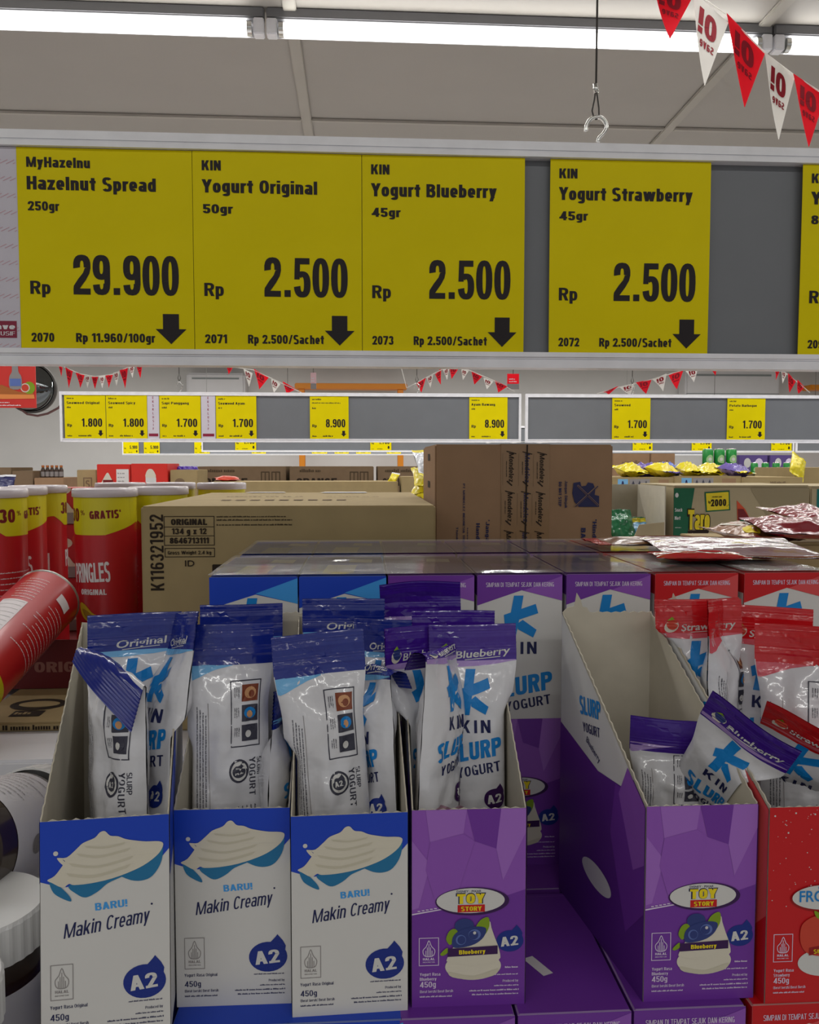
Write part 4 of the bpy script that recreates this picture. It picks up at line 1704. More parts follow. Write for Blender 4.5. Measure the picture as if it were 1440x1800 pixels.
# third open blue carton
sachet('blue topped sachet showing its back in the third open carton, plain dark seal', 'o', 'back', (558, 1112), .446, (580, 1430), .443, 6, seed=7, group=GS['o'], box=B3)
sachet('narrow white sachet edge in the third open carton, its seal bent backwards', 'o', 'front', (648, 1128), .470, (668, 1430), .458, -58, seed=8, L=.165, fold=(.885, -160, 0), group=GS['o'], W=.046, box=B3)
sachet('blue topped sachet standing tallest at the back of the third open carton', 'o', 'front', (604, 1052), .503, (604, 1430), .500, 0, seed=9, group=GS['o'], wr=.6, box=B3)
sachet('blue topped sachet in the right rear corner of the third open carton', 'o', 'front', (672, 1088), .490, (668, 1430), .488, -14, seed=10, group=GS['o'], W=.036, L=.172, box=B3)
# left purple carton
sachet('violet topped sachet facing front at the right of the left purple carton', 'b', 'front', (830, 1097), .474, (838, 1430), .472, 0, seed=11, group=GS['b'], wr=.7, box=B4)
sachet('white sachet turned on edge in the middle of the left purple carton', 'b', 'front', (786, 1092), .458, (766, 1430), .450, 62, seed=12, L=.172, fold=(.89, -160, 0), group=GS['b'], W=.048, box=B4)
sachet('violet topped sachet behind the front one in the left purple carton, seal just higher', 'b', 'front', (797, 1073), .497, (794, 1430), .497, 3, seed=13, group=GS['b'], box=B4)
sachet('violet topped sachet rising highest at the back of the left purple carton, seal torn', 'b', 'back', (738, 1020), .515, (750, 1430), .515, 0, seed=14, group=GS['b'], fold=(.93, 25, .02), box=B4)
sachet('violet topped sachet leaning along the left wall of the left purple carton', 'b', 'front', (731, 1100), .475, (740, 1430), .470, 40, seed=15, group=GS['b'], W=.044, box=B4)
# right purple carton
sachet('violet topped sachet tilted across the right purple carton', 'b', 'front', (1328, 1268), .425, (1168, 1518), .530, 0, seed=16, L=.150, W=.050, group=GS['b'], wr=.7, box=B5)
sachet('violet topped sachet lying low at the left in the right purple carton, showing its back', 'b', 'back', (1184, 1264), .478, (1172, 1560), .485, 6, seed=17, L=.122, W=.048, group=GS['b'], wr=1.6, T=.026, box=B5)
# red carton
sachet('red topped sachet facing front at the left rear of the red carton', 's', 'front', (1226, 1053), .503, (1240, 1430), .500, 0, seed=18, group=GS['s'], box=B6)
sachet('red topped sachet on edge next to the leftmost red one', 's', 'back', (1270, 1052), .496, (1274, 1430), .490, 64, seed=19, group=GS['s'], W=.046, box=B6)
sachet('red topped sachet facing front in the middle of the red carton', 's', 'front', (1350, 1066), .500, (1338, 1430), .495, 8, seed=20, group=GS['s'], box=B6)
sachet('red topped sachet showing its back at the right edge of the picture', 's', 'back', (1418, 1100), .472, (1418, 1430), .468, 0, seed=21, group=GS['s'], W=.055, box=B6)
sachet('red topped sachet leaning forward over the front of the red carton', 's', 'front', (1434, 1274), .440, (1346, 1500), .530, 0, seed=22, L=.140, W=.052, group=GS['s'], wr=.7, box=B6)

# ------------------------------------------------------------------ cartons on the tables
def box_face_front(w, h):
    return lambda a, b, o: (a, -o, b)


def carton(label, x0, x1, ytop, depth, thick, m, art=None, zbase=TABLE_Z, group=None, name='carton', cat='carton', side_art=None, top_art_=None, tape=None, flaps=False, rz=0.0):
    """closed carton whose front face shows between the pixel columns x0..x1, top front edge at ytop"""
    yw = atD((x0 + x1) / 2, ytop, depth).y
    a, b = atY(x0, ytop, yw), atY(x1, ytop, yw)
    W, H = b.x - a.x, a.z - zbase
    t = thing(name, label, cat, (a.x, yw, zbase), rz, group)
    g = MB()
    g.box(0, W, 0, thick, 0, H, m, bev=.0018)
    if art:
        g.art(art(W, H), lambda p, q, o: (p, -o - .0001, q), 0, .0004)
    if top_art_:
        g.art(top_art_(W, thick), lambda p, q, o: (p, q, H + o + .0001), 0, .0004)
    if side_art:
        g.art(side_art(thick, H), lambda p, q, o: (-o - .0001, thick - p, q), 0, .0004)
    g.build('carton_body', t)
    if tape:
        g = MB()
        tape(g, W, H, thick)
        g.build('tape', t)
    if flaps:
        g = MB()
        for s in (0, 1):
            g.box(.001, W - .001, s * thick * .5 + (.0006 if s else 0), s * thick * .5 + thick * .5 - .0006, H, H + .003, m, bev=.001)
        g.build('top_flap', t)
    return t


M_ktape = mat('brown_tape', '#8a6c4c', .4, .4, coat=.2)


def k11_art(W, H):
    A = Art()
    y = lambda v: H - v
    # measured from the top left corner of the face, metres
    A.sans('K116321952', .0225, y(.0865), .0135, M_kink, 1, .078, .17, 'l', math.pi / 2, 0, False, .12)
    x0, x1 = .0235, .0740
    A.frame(x0, y(.040), x1, y(.0105), .0007, M_kink, 1)
    A.rect(x0, y(.0212) - .0003, x1, y(.0212) + .0003, M_kink, 1)
    A.rect(x0, y(.0305) - .0003, x1, y(.0305) + .0003, M_kink, 1)
    c = (x0 + x1) / 2
    A.sans('ORIGINAL', c, y(.0192), .0062, M_kink, 2, .0365, .25, 'c')
    A.sans('134 g x 12', c, y(.0286), .0060, M_kink, 2, .0350, .22, 'c')
    A.sans('8646713111', c, y(.0382), .0060, M_kink, 2, .0395, .25, 'c')
    A.frame(x0 + .0005, y(.0520), x1, y(.0432), .0007, M_kink, 1)
    A.sans('Gross Weight 2.4 kg', c, y(.0494), .0036, M_kink, 2, .0440, .18, 'c')
    A.text('ID', c, y(.0618), .0062, M_kink, 2, .0095, .01, 'c')
    A.lines(.0765, y(.0115), .072, .0014, 1, .003, M_kink, 1, 2)
    A.lines(.0765, y(.0150), .098, .0016, 1, .003, M_kink, 1, 3)
    A.lines(.0765, y(.0200), .098, .0016, 1, .003, M_kink, 1, 4)
    A.frame(.0735, y(.104), .125, y(.062), .004, M_kink, 1)
    return A


def k11_top(W, D):
    A = Art()
    for k in range(9):
        A.rect(.06 + k * .017, D * .30, .06 + k * .017 + .011, D * .30 + .022, M_kraft3, 1)
    A.lines(.05, D * .58, .11, .010, 1, .02, M_kraft3, 1, 6)
    A.lines(.18, D * .55, .09, .008, 1, .02, M_kraft3, 1, 7)
    A.poly([(.165, D * .90), (.235, D * .90), (.232, D * .985), (.172, D * .985)], M_label, 2)
    A.poly([(.055, D * .93), (.115, D * .93), (.110, D * .99), (.06, D * .99)], M_label, 2)
    return A


carton('long beige carton with black lettering K116321952, behind the blue cartons', 247, 766, 890, .85, .40, M_kraft, k11_art, TABLE_Z, None, 'shipping_carton', 'carton', None, k11_top)


def mond_art(W, H):
    A = Art()
    y = lambda v: H - v
    s = W / 313.0          # metres per photo pixel on this face
    r = -math.pi / 2
    X_ = lambda px: (px - 765) * s
    Y_ = lambda py: y((py - 780) * s)
    A.sans('PT MONDELEZ INDONESIA TRADING', X_(813.5), Y_(848), 3.6 * s, M_navy, 2, 118 * s, .16, 'l', r)
    A.lines(X_(821), Y_(925), 34 * s, 2.2 * s, 1, .01, M_navy, 2, 4, 'l', r)
    A.sans('Think it', X_(802), Y_(923), 3.4 * s, M_navy, 2, 34 * s, .14, 'l', r)
    A.sans("'Jangan", X_(854), Y_(911), 6.4 * s, M_navy, 2, 44 * s, .2, 'l', r)
    A.sans('Handle', X_(837), Y_(917), 6.4 * s, M_navy, 2, 38 * s, .2, 'l', r)
    A.sans("'Hindari", X_(1043), Y_(911), 7 * s, M_navy, 2, 50 * s, .2, 'l', r)
    A.sans('BAK', X_(1022.5), Y_(926), 8 * s, M_navy, 2, 28 * s, .24, 'l', r)
    A.sans('Jangan Diinjak', X_(993), Y_(843), 4.6 * s, M_navy, 2, 48 * s, .17, 'l', r)
    A.sans('DO NOT STEP', X_(982), Y_(845), 5 * s, M_navy, 2, 43 * s, .22, 'l', r)
    # do-not-step mark
    P = lambda pts: [(X_(a), Y_(b)) for a, b in pts]
    A.poly(P([(1008, 847), (1020, 845), (1022, 853), (1030, 852), (1034, 846), (1043, 848), (1047, 858), (1046, 868), (1054, 870), (1054, 889), (1018, 889), (1010, 880), (1006, 865)]), M_navy, 2)
    A.stroke(P([(1016, 852), (1052, 886)]), 3.2 * s, M_kraft2, 3)
    A.stroke(P([(1050, 853), (1012, 888)]), 3.2 * s, M_kraft2, 3)
    A.stroke(P([(1016, 852), (1053, 887)]), 1.6 * s, M_navy, 4)
    A.stroke(P([(1051, 853), (1012, 888)]), 1.6 * s, M_navy, 4)
    return A


def mond_tape(g, W, H, D):
    s = W / 313.0
    X_ = lambda px: (px - 765) * s
    g.box(X_(880), X_(966), -.0006, -.0002, 0.0, H + .0003, M_ktape)
    g.box(X_(880), X_(966), -.0006, D * .4, H + .0001, H + .0005, M_ktape)
    A = Art()
    r = -math.pi / 2
    for j in range(4):
        for i, px in enumerate((892, 920, 946)):
            py = 795 + j * 69 + i * .8
            xx = X_(px + 2 - j * 2.0)
            A.sans('Mondelez', xx, H - (py - 780) * s, 8.5 * s, M_navy if i == 1 else M_kink, 2, 50 * s, .17, 'l', r, .05)
            A.stroke([(xx - 4 * s, H - (py - 783) * s), (xx + 12 * s, H - (py - 779) * s)], 1.6 * s, M_kink, 2)
            A.stroke([(xx - 3 * s, H - (py + 48 - 779) * s), (xx + 5 * s, H - (py + 56 - 780) * s)], 2.2 * s, M_kink, 2)
            A.lines(xx - 5 * s, H - (py + 14 - 780) * s, 30 * s, 1.6 * s, 1, .01, M_kink, 2, i + j, 'l', r)
            A.rect(X_(px - 9 - j * 2) - .2 * s, H - (py + 56 - 780) * s, X_(px - 9 - j * 2) + .25 * s, H - (py - 780) * s, M_kraft3, 2)
    # dark slit where the two flaps meet
    A.poly([(X_(924.5), H), (X_(927), H), (X_(921), 0), (X_(917), 0)], M_kink, 3)
    A.clip(X_(880), .0004, X_(966), H - .0004)
    g.art(A, lambda a, b, o: (a, -.0006 - o, b), 0, .0002)


def mond_side(D, H):
    A = Art()
    for k in range(7):
        A.rect(D * .45, H - .018 - k * .033, D * .62, H - .010 - k * .033, M_kink, 1)
    A.lines(D * .25, H - .03, .16, .003, 1, .01, M_kraft3, 1, 4, 'l', -math.pi / 2)
    return A


mc = carton('tall brown carton with a strip of printed tape down its middle', 765, 1078, 781, .94, .17, M_kraft2, mond_art, TABLE_Z, None, 'shipping_carton', 'carton', mond_side, None, mond_tape)
# loose white flap edge along its top
g = MB()
Wm = 313 / F_PX * .94
g.grid(lambda u, v: (Wm * (.30 + .42 * u), .004 + .02 * v, 1.4725 - TABLE_Z + .0008 + .0016 * abs(math.sin(u * 9)) + .001 * v), 24, 3, M_label)
fl_o = g.build('torn_flap', mc)

# ------------------------------------------------------------------ tall chip cans
M_canred = mat('can_red', '#b3101b', .36, .5, coat=.25)
M_canyel = mat('can_yellow', '#c9bd12', .36, .5, coat=.25)
M_canink = mat('can_dark_red_ink', '#6e1216', .45, .3)
M_canwhite = mat('can_white_ink', '#dcd4d6', .45, .3)
M_canlid = mat('frosted_lid', '#d9cfd4', .25, .5, trans=.25)
M_tin = mat('tin_rim', '#c3c0bd', .28, .5, .85)
M_chip = mat('chip_yellow_ink', '#c8a51c', .45, .3)
M_chip2 = mat('chip_ochre_ink', '#a07812', .45, .3)
CR, CH = .0375, .226


def can_art():
    A = Art()
    a = lambda deg: R(deg) * CR
    y = lambda d: CH - d
    # yellow band with a shallow V
    n = 60
    for i in range(n):
        t0, t1 = -180 + 360 * i / n, -180 + 360 * (i + 1) / n

        def bd(t):
            return (lambda f: .050 if f < 70 else (.050 - .014 * min(1, (f - 70) / 70) if f < 150 else .036 + .014 * (f - 150) / 30))((t + 65) % 180)
        A.poly([(a(t0), y(bd(t0))), (a(t1), y(bd(t1))), (a(t1), y(.001)), (a(t0), y(.001))], M_canyel, 1)
    for c in (0, 180):
        A.sans('30', a(c - 62), y(.0335), .0165, M_canink, 2, .0195, .26, 'c')
        A.sans('%', a(c - 38), y(.0255), .0062, M_canink, 2, .0068, .16, 'c')
        A.sans('GRATIS*', a(c + 6), y(.0295), .0100, M_canink, 2, .0375, .29, 'c', .035)
    A.sans('PRINGLES', a(-25), y(.1085), .0240, M_canwhite, 2, .0500, .2, 'c', .05, 0, False, .05)
    A.sans('ORIGINAL', a(-20), y(.1240), .0070, M_canwhite, 2, .0335, .24, 'c')
    A.poly(smooth([(a(-50), y(.140)), (a(-48), y(.134)), (a(-36), y(.137)), (a(-18), y(.148)), (a(2), y(.150)), (a(12), y(.156)), (a(10), y(.163)), (a(-8), y(.164)), (a(-30), y(.158)), (a(-45), y(.150))], 4), M_chip, 2)
    A.poly(smooth([(a(-44), y(.142)), (a(-30), y(.145)), (a(-14), y(.155)), (a(-20), y(.158)), (a(-36), y(.152))], 4), M_chip2, 3)
    A.poly(smooth([(a(-52), y(.158)), (a(-46), y(.162)), (a(-30), y(.170)), (a(-5), y(.172)), (a(12), y(.178)), (a(15), y(.196)), (a(-8), y(.198)), (a(-35), y(.182))], 4), M_chip2, 2)
    A.poly(smooth([(a(-50), y(.160)), (a(-40), y(.168)), (a(-10), y(.178)), (a(10), y(.182)), (a(8), y(.188)), (a(-20), y(.184)), (a(-44), y(.174))], 4), M_chip, 3)
    # the other side: print, table, barcode
    for k in range(13):
        A.lines(a(95), y(.095 + k * .0068), .066, .0014, 1, .01, M_canwhite, 2, 70 + k)
    A.rect(a(-150), y(.155), a(-108), y(.088), M_canwhite, 2)
    for k in range(8):
        A.rect(a(-147), y(.152 - k * .008), a(-111), y(.1515 - k * .008), M_pgrey, 3)
    for k in range(8):
        A.lines(a(-152), y(.162 + k * .006), .030, .0013, 1, .01, M_canwhite, 2, 90 + k)
    A.rect(a(150), y(.200), a(180), y(.186), M_canwhite, 2)
    return A


CAN_A = can_art()


def make_can(art=None):
    t = thing('chip_can', 'tall red chip can', 'chip can', (0, 0, 0), 0, 'red chip cans with yellow tops')
    g = MB()
    g.lathe([(CR, .003), (CR, CH)], M_canred, 72, None, True, True, True)
    g.art(art or CAN_A, lambda x, y, o: ((CR + o + .0001) * math.sin(x / CR), -(CR + o + .0001) * math.cos(x / CR), y), .003, .00018)
    g.build('can_body', t)
    MB().lathe([(CR - .002, 0), (CR + .0008, .0006), (CR + .001, .0028), (CR, .0036)], M_tin, 72).build('bottom_rim', t)
    MB().lathe([(CR - .0005, CH - .001), (CR + .0012, CH - .0006), (CR + .0012, CH + .0006)], M_tin, 72).build('top_rim', t)
    MB().lathe([(CR + .0018, CH - .0035), (CR + .0024, CH - .003), (CR + .0022, CH + .0055), (CR + .0010, CH + .0068), (CR - .0030, CH + .0066), (CR - .005, CH + .0042), (.0, CH + .0042)], M_canlid, 72, None, True, True, False).build('lid', t)
    return t


def dup(root, loc, rotz=0.0, label=None, M=None):
    r = root.copy()
    COL.objects.link(r)
    r.location = loc
    r.rotation_euler = (0, 0, rotz)
    if M is not None:
        r.matrix_world = M
    if label:
        r['label'] = label
    for ch in list(root.children):
        c = ch.copy()
        COL.objects.link(c)
        c.parent = r
        for gch in list(ch.children):
            d = gch.copy()
            COL.objects.link(d)
            d.parent = c
    return r


can0 = make_can()
TRAY_Z = TABLE_Z + .0115
CZ = TRAY_Z + .0015


def can_at(px, depth, rot, label, first=False):
    p = atD(px, 870, depth)
    loc = (p.x, p.y, CZ)
    if first:
        can0.location = loc
        can0.rotation_euler = (0, 0, R(rot))
        can0['label'] = label
        return can0
    return dup(can0, loc, R(rot), label)


can_at(185, 1.05, 10, 'red chip can facing front with its full name showing, left of the beige carton', True)
can_at(-12, 1.02, -72, 'red chip can cut by the left edge, nearest of the three in a row')
can_at(27, 1.103, 38, 'red chip can second in the row at the left edge')
can_at(67, 1.188, 148, 'red chip can at the rear of the row at the left edge')
can_at(279, 1.125, 60, 'red chip can mostly hidden behind the beige carton, beside the front facing one')
can_at(212, 1.36, 20, 'red chip can in the rear row, only its lid showing above the front facing can')
can_at(301, 1.37, 100, 'red chip can in the rear row, second lid above the beige carton')
can_at(390, 1.36, -60, 'red chip can in the rear row, third lid above the beige carton')
# the can lying aslant in front: metal end up to the right, yellow band at the left edge
pA, pB = atD(84, 1052, .975), atD(-52, 1192, .82)
za = (pB - pA).normalized()
xa_ = Vector((0, 0, 1)).cross(za).normalized()
Mx = Matrix((xa_, za.cross(xa_), za)).transposed()
Mx = (Mx @ Matrix.Rotation(R(-58), 3, 'Z')).to_4x4()
Mx.translation = pA
B = Art()
aa = lambda d: R(d) * CR
B.items = list(CAN_A.items)
# its visible flank: barcode, broken rows of print, white patch
B.rect(aa(38), .028, aa(72), .050, M_canwhite, 4)
for k in range(9):
    B.rect(aa(42), .0305 + k * .0019, aa(68), .0305 + k * .0019 + (.0013 if k % 3 else .0007), M_pdkgrey, 5)
for k in range(17):
    B.lines(aa(18), .076 + .0045 * k * .9, .056, .0011, 1, .01, M_canwhite, 4, 120 + k)
B.rect(aa(40), .148, aa(76), .172, M_canwhite, 5)
keep = can0
can_l = make_can(B)
can_l['label'] = 'red chip can lying aslant in front of the row at the left edge, barcode up'
can_l.matrix_world = Mx

# tray and flat carton under the cans
M_tray = mat('dark_red_tray', '#5d1417', .6, .3, noise_s=20, noise_amt=.06)
M_trayi = mat('tray_lettering', '#8a5a50', .6, .3)
ty = atD(90, 1150, .978).y
x0, x1 = atY(-135, 1150, ty).x, atY(293, 1150, ty).x
t = thing('display_tray', 'dark red cardboard tray holding the standing chip cans', 'tray', ((x0 + x1) / 2, ty, TRAY_Z - .001))
hw = (x1 - x0) / 2
MB().box(-hw, hw, 0, .46, 0, .002, M_tray).build('tray_base', t)
g = MB().box(-hw, hw, 0, .002, .002, .058, M_tray)
A = Art()
A.sans('ORIGINAL', hw - .155 + .02, .020, .0145, M_trayi, 1, .104, .26)
A.clip(0, 0, 2 * hw, .058)
A2 = Art()
A2.sans('ORIGINAL', atY(60, 1150, ty).x - x0, .0195, .0125, M_trayi, 1, .094, .25)
g.art(A2, lambda a, b, o: (a - hw, -o - .0001, b), 0, .0003)
g.build('front_wall', t)
MB().box(-hw, -hw + .002, .002, .458, .002, .058, M_tray).build('side_wall', t)
MB().box(hw - .002, hw, .002, .458, .002, .058, M_tray).build('side_wall', t)
MB().box(-hw, hw, .458, .46, .002, .058, M_tray).build('back_wall', t)


def flat_art(W, D):
    A = Art()
    xx = lambda px: (px - -60) / 1450 * .88
    A.ell(xx(20), D * .50, .030, .022, M_kink, 1)
    A.ell(xx(22), D * .50, .022, .012, M_kraft, 2)
    A.rect(xx(-5), D * .16, xx(48), D * .32, M_kink, 1)
    A.lines(xx(0), D * .21, .024, .008, 1, .01, M_kraft, 2, 3)
    A.sans('ORIGINAL', xx(84), D * .20, .016, M_kink, 1, .085, .25)
    A.frame(xx(112), D * .58, xx(150), D * .76, .0016, M_kink, 1)
    return A.clip(0, 0, W, D)


yf = atZ(80, 1270, TABLE_Z + .0095).y
x0, x1 = atY(-60, 1270, yf).x, atY(236, 1270, yf).x
g = MB().box(0, x1 - x0, 0, .52, 0, .0095, M_kraft, bev=.002)
FD = ty - yf
g.art(flat_art(x1 - x0, FD), lambda a, b, o: (a, b, .0095 + o + .0001), 0, .0003)
A = Art()
A.lines(.0, .002, x1 - x0, .005, 1, .01, M_kink, 1, 6)
g.art(A, lambda a, b, o: (a, -o - .0001, b), 0, .0003)
o = g.build('flattened_carton')
o.location = (x0, yf, TABLE_Z + .0002)
tag(o, 'flat brown carton lying under the dark red tray on the white table', 'carton')

# small red packs between the can rows
M_pack = mat('pack_red', '#b6222a', .4, .4)
for i, (z0, z1) in enumerate(((0.0015, .085), (.086, .170), (.171, .228))):
    pa = atD(124, 1000, 1.30)
    g = MB().box(-.026, .026, 0, .05, z0, z1, M_pack, bev=.002)
    A = Art()
    A.rect(-.026, z0, .026, z0 + .02, M_pgrey, 1)
    A.poly(smooth([(-.02, z0 + .02), (-.005, z0 + .035), (.008, z0 + .022), (.02, z0 + .04), (.024, z0 + .02)], 4), M_pcream, 2)
    A.ell(-.008, z0 + .055, .012, .008, M_pcream, 2)
    A.ell(.012, z0 + .060, .008, .010, M_pstraw, 2)
    A.clip(-.0255, z0 + .0005, .0255, z1 - .0005)
    g.art(A, lambda a, b, o: (a, -o - .0001, b), 0, .0003)
    o = g.build('snack_pack')
    o.location = (pa.x, pa.y, TRAY_Z)
    tag(o, ['red snack pack between the can rows, lowest of the stack', 'red snack pack between the can rows, middle of the stack', 'red snack pack between the can rows, topmost of the stack'][i], 'snack pack', 'red packs between the can rows')

# ------------------------------------------------------------------ chocolate spread jars, bottom left
M_choc = mat('chocolate_spread', '#2e1c12', .25, .5, coat=.6)
M_jlabel = mat('jar_label', '#cfccd2', .45, .4)
M_lid = mat('white_jar_lid', '#dcdcdc', .4, .4)
JR, JH = .036, .1215


def make_jar(label):
    t = thing('spread_jar', label, 'jar', (0, 0, 0), 0, 'chocolate spread jars')
    MB().lathe([(JR * .84, 0), (JR * .94, .002), (JR * .96, .006), (JR * .96, .088), (JR * .86, .098), (JR * .8, .102)], M_choc, 64).build('jar_body', t)
    g = MB().lathe([(JR * .968, .022), (JR * .972, .0225), (JR * .972, .0835), (JR * .968, .084)], M_jlabel, 64, None, True, False, False)
    A = Art()
    for k in range(9):
        A.lines(-.035, .075 - k * .0055, .055, .0011, 1, .01, M_pgrey, 1, k)
    A.ell(.032, .060, .008, .005, M_pnavy, 1)
    A.ell(.045, .045, .006, .006, M_pgrey, 1)
    A.rect(-.08, .035, -.05, .065, M_pbrown, 1)
    g.art(A, lambda x, y, o: ((JR * .972 + o + .0001) * math.sin(x / JR), -(JR * .972 + o + .0001) * math.cos(x / JR), y), .003, .0002)
    g.build('label', t)
    seg = 144
    prof = [(JR * .97, .0995), (JR * 1.0, .100), (JR * 1.0, .1195), (JR * .975, JH), (0.0, JH)]
    g = MB()
    v, f = [], []
    for j, (r, z) in enumerate(prof):
        for i in range(seg):
            rr_ = r * (1.012 if (i % 4) < 2 and j in (1, 2) else 1.0)
            an = 2 * math.pi * i / seg
            v.append((rr_ * math.cos(an), rr_ * math.sin(an), z))
    for j in range(len(prof) - 1):
        for i in range(seg):
            k = (i + 1) % seg
            f.append((j * seg + i, j * seg + k, (j + 1) * seg + k, (j + 1) * seg + i))
    g.add(v, f, M_lid)
    g.build('lid', t)
    return t


jz = SHELF_Z + JH + .0003
jar0 = make_jar('chocolate jar with a white ribbed lid at the left edge, beside the leftmost open carton')
p = atZ(-46, 1588, jz + JH)
jar0.location = (p.x, p.y, jz)
dup(jar0, (p.x + .001, p.y + .002, SHELF_Z), .6, 'lower chocolate jar under the white lidded one at the left edge')
p2 = atZ(-150, 1735, jz + JH)
dup(jar0, (p2.x, p2.y, jz), 1.9, 'nearest chocolate jar, a sliver of white lid in the bottom left corner')
dup(jar0, (p2.x, p2.y, SHELF_Z), 2.5, 'lower chocolate jar under the nearest one in the bottom left corner')
pa, pb = atD(-110, 1508, .462), atD(8, 1462, .532)
za = (pb - pa).normalized()
xa_ = Vector((0, 0, 1)).cross(za).normalized()
Mx = Matrix((xa_, za.cross(xa_), za)).transposed().to_4x4() @ Matrix.Rotation(R(200), 4, 'Z')
Mx.translation = pa
dup(jar0, (0, 0, 0), 0, 'chocolate jar lying on its side at the left edge, label up', Mx)

# ------------------------------------------------------------------ film packs and snack packs, right
def pillow(name, label, cat, loc, w, h, th, rot, m, m2=None, seed=0, art=None, group=None, seal=.09, wr=1.0, part='top_seal'):
    """a filled film bag: w along x, h along y, lying flat; m2 = colour of its sealed ends"""
    t = thing(name, label, cat, tuple(loc), 0, group)
    t.rotation_euler = Euler([R(a) for a in rot])
    so = seed * 5.17

    def ss(a):
        a = max(0.0, min(1.0, a))
        return a * a * (3 - 2 * a)

    def P(u, v, s):
        f = ss((v - seal) / .22) * ss((1 - v - seal) / .22)
        e = max(0.0, 1 - (2 * u - 1) ** 2) ** .6
        q = Vector((u * 3 + so, v * 3.5, s + so))
        n = noise.noise(q) * .5 + noise.noise(q * 2.7) * .32 + noise.noise(q * 6) * .12
        return Vector(((u - .5) * w * (1 - .06 * f), (v - .5) * h, th * .5 + s * (th * .5 * f * e) + n * th * .28 * wr * (.25 + e) + .0003 * s))
    g = MB()
    v0, v1 = seal, 1 - seal
    g.grid(lambda u, v: P(u, v0 + v * (v1 - v0), 1), 26, 34, m)
    g.grid(lambda u, v: P(1 - u, v0 + v * (v1 - v0), -1), 20, 26, m)
    if art:
        g.art(art, lambda x, y, o: P(x / w + .5, y / h + .5, 1) + Vector((0, 0, o + .0003)), .012, .0003)
    g.build('pouch', t)
    for a, b in ((0, v0), (v1, 1)):
        g = MB()
        g.grid(lambda u, v: P(u, a + v * (b - a), 1) + Vector((0, 0, .0004 * math.sin(v * 30))), 18, 10, m2 or m)
        g.grid(lambda u, v: P(1 - u, a + v * (b - a), -1), 18, 6, m2 or m)
        g.build('sealed_end', t)
    return t


M_silv = pouch_mat('pinkish_silver_film', '#b08890', .16)
M_redf = pouch_mat('red_snack_film', '#7d1420', .2)
M_brnf = pouch_mat('brown_snack_film', '#8a5a34', .28)
M_yelf = pouch_mat('yellow_snack_film', '#d9c71c', .25)
M_bluf = pouch_mat('blue_snack_film', '#4a5fb5', .25)
M_viof = pouch_mat('violet_snack_film', '#6a5aa0', .25)
M_grnf = pouch_mat('green_snack_film', '#1f6a42', .25)
M_sky = pouch_mat('sky_snack_film', '#6fa6cf', .25)
M_clear = pouch_mat('milky_snack_film', '#c9cbd0', .2)
TOPZ = TABLE_Z + BH + .004

p = atZ(1278, 968, TOPZ)
pillow('snack_bag', 'flat pinkish silver bag lying across the red cartons', 'snack bag', (p.x, p.y, TOPZ), .125, .11, .007, (3, 0, -8), M_silv, M_redf, 3, seal=.06)
p = atZ(1228, 984, TOPZ)
pillow('snack_bag', 'narrow red film bag lying on the front edge of the red cartons', 'snack bag', (p.x, p.y, TOPZ), .068, .030, .006, (2, 0, -6), M_bs, M_bs, 4, seal=.08)
p = atZ(1118, 957, TOPZ)
pillow('snack_bag', 'small film bag with a bright red tip at the foot of the tall brown carton', 'snack bag', (p.x, p.y, TOPZ), .045, .085, .006, (0, 2, -84), M_brnf, M_bs, 5, seal=.16)
# kraft carton with red snack bags on it
cb = carton('low open kraft carton behind the red cartons at the right edge', 1268, 1500, 958, 1.06, .14, M_kraft, None, TABLE_Z, None, 'snack_carton', 'carton', None, None, None, True)
ztop = atD(1384, 958, 1.06).z + .004
for i, (px, py, w, h, rz, m, m2, lab) in enumerate([
        (1318, 948, .085, .10, 14, M_brnf, M_redf, 'brown and red snack bag lying on the low kraft carton, leftmost'),
        (1405, 952, .12, .09, -6, M_redf, M_silv, 'dark red snack bag lying flat on the low kraft carton at the right edge'),
        (1425, 944, .11, .09, 22, M_redf, M_brnf, 'dark red snack bag propped behind the flat one at the right edge')]):
    p = atZ(px, py + 6, ztop)
    a = None
    if i == 0:
        a = Art()
        a.stroke([(-.03, .02), (-.005, -.02), (.0, -.02), (.03, .02)], .008, M_pcream, 1)
        a.ell(-.022, -.025, .012, .01, M_pyel, 1)
    pillow('snack_bag', lab, 'snack bag', (p.x, p.y, ztop + .001 + .010 * i), w, h, .022, (4 + 3 * i, 3, rz), m, m2, 10 + i, a, 'red snack bags on the low kraft carton')

# ------------------------------------------------------------------ snack display cartons, right middle
M_taro = mat('display_board', '#a89a7c', .75, .2, noise_s=20, noise_amt=.04)
M_tgreen = mat('display_green', '#0f5a3c', .5, .3)
M_teal = mat('display_teal', '#0f6b66', .5, .3)
M_tyel = mat('display_yellow', '#dcc51e', .5, .3)
M_tred = mat('display_orange_red', '#c24a2a', .5, .3)


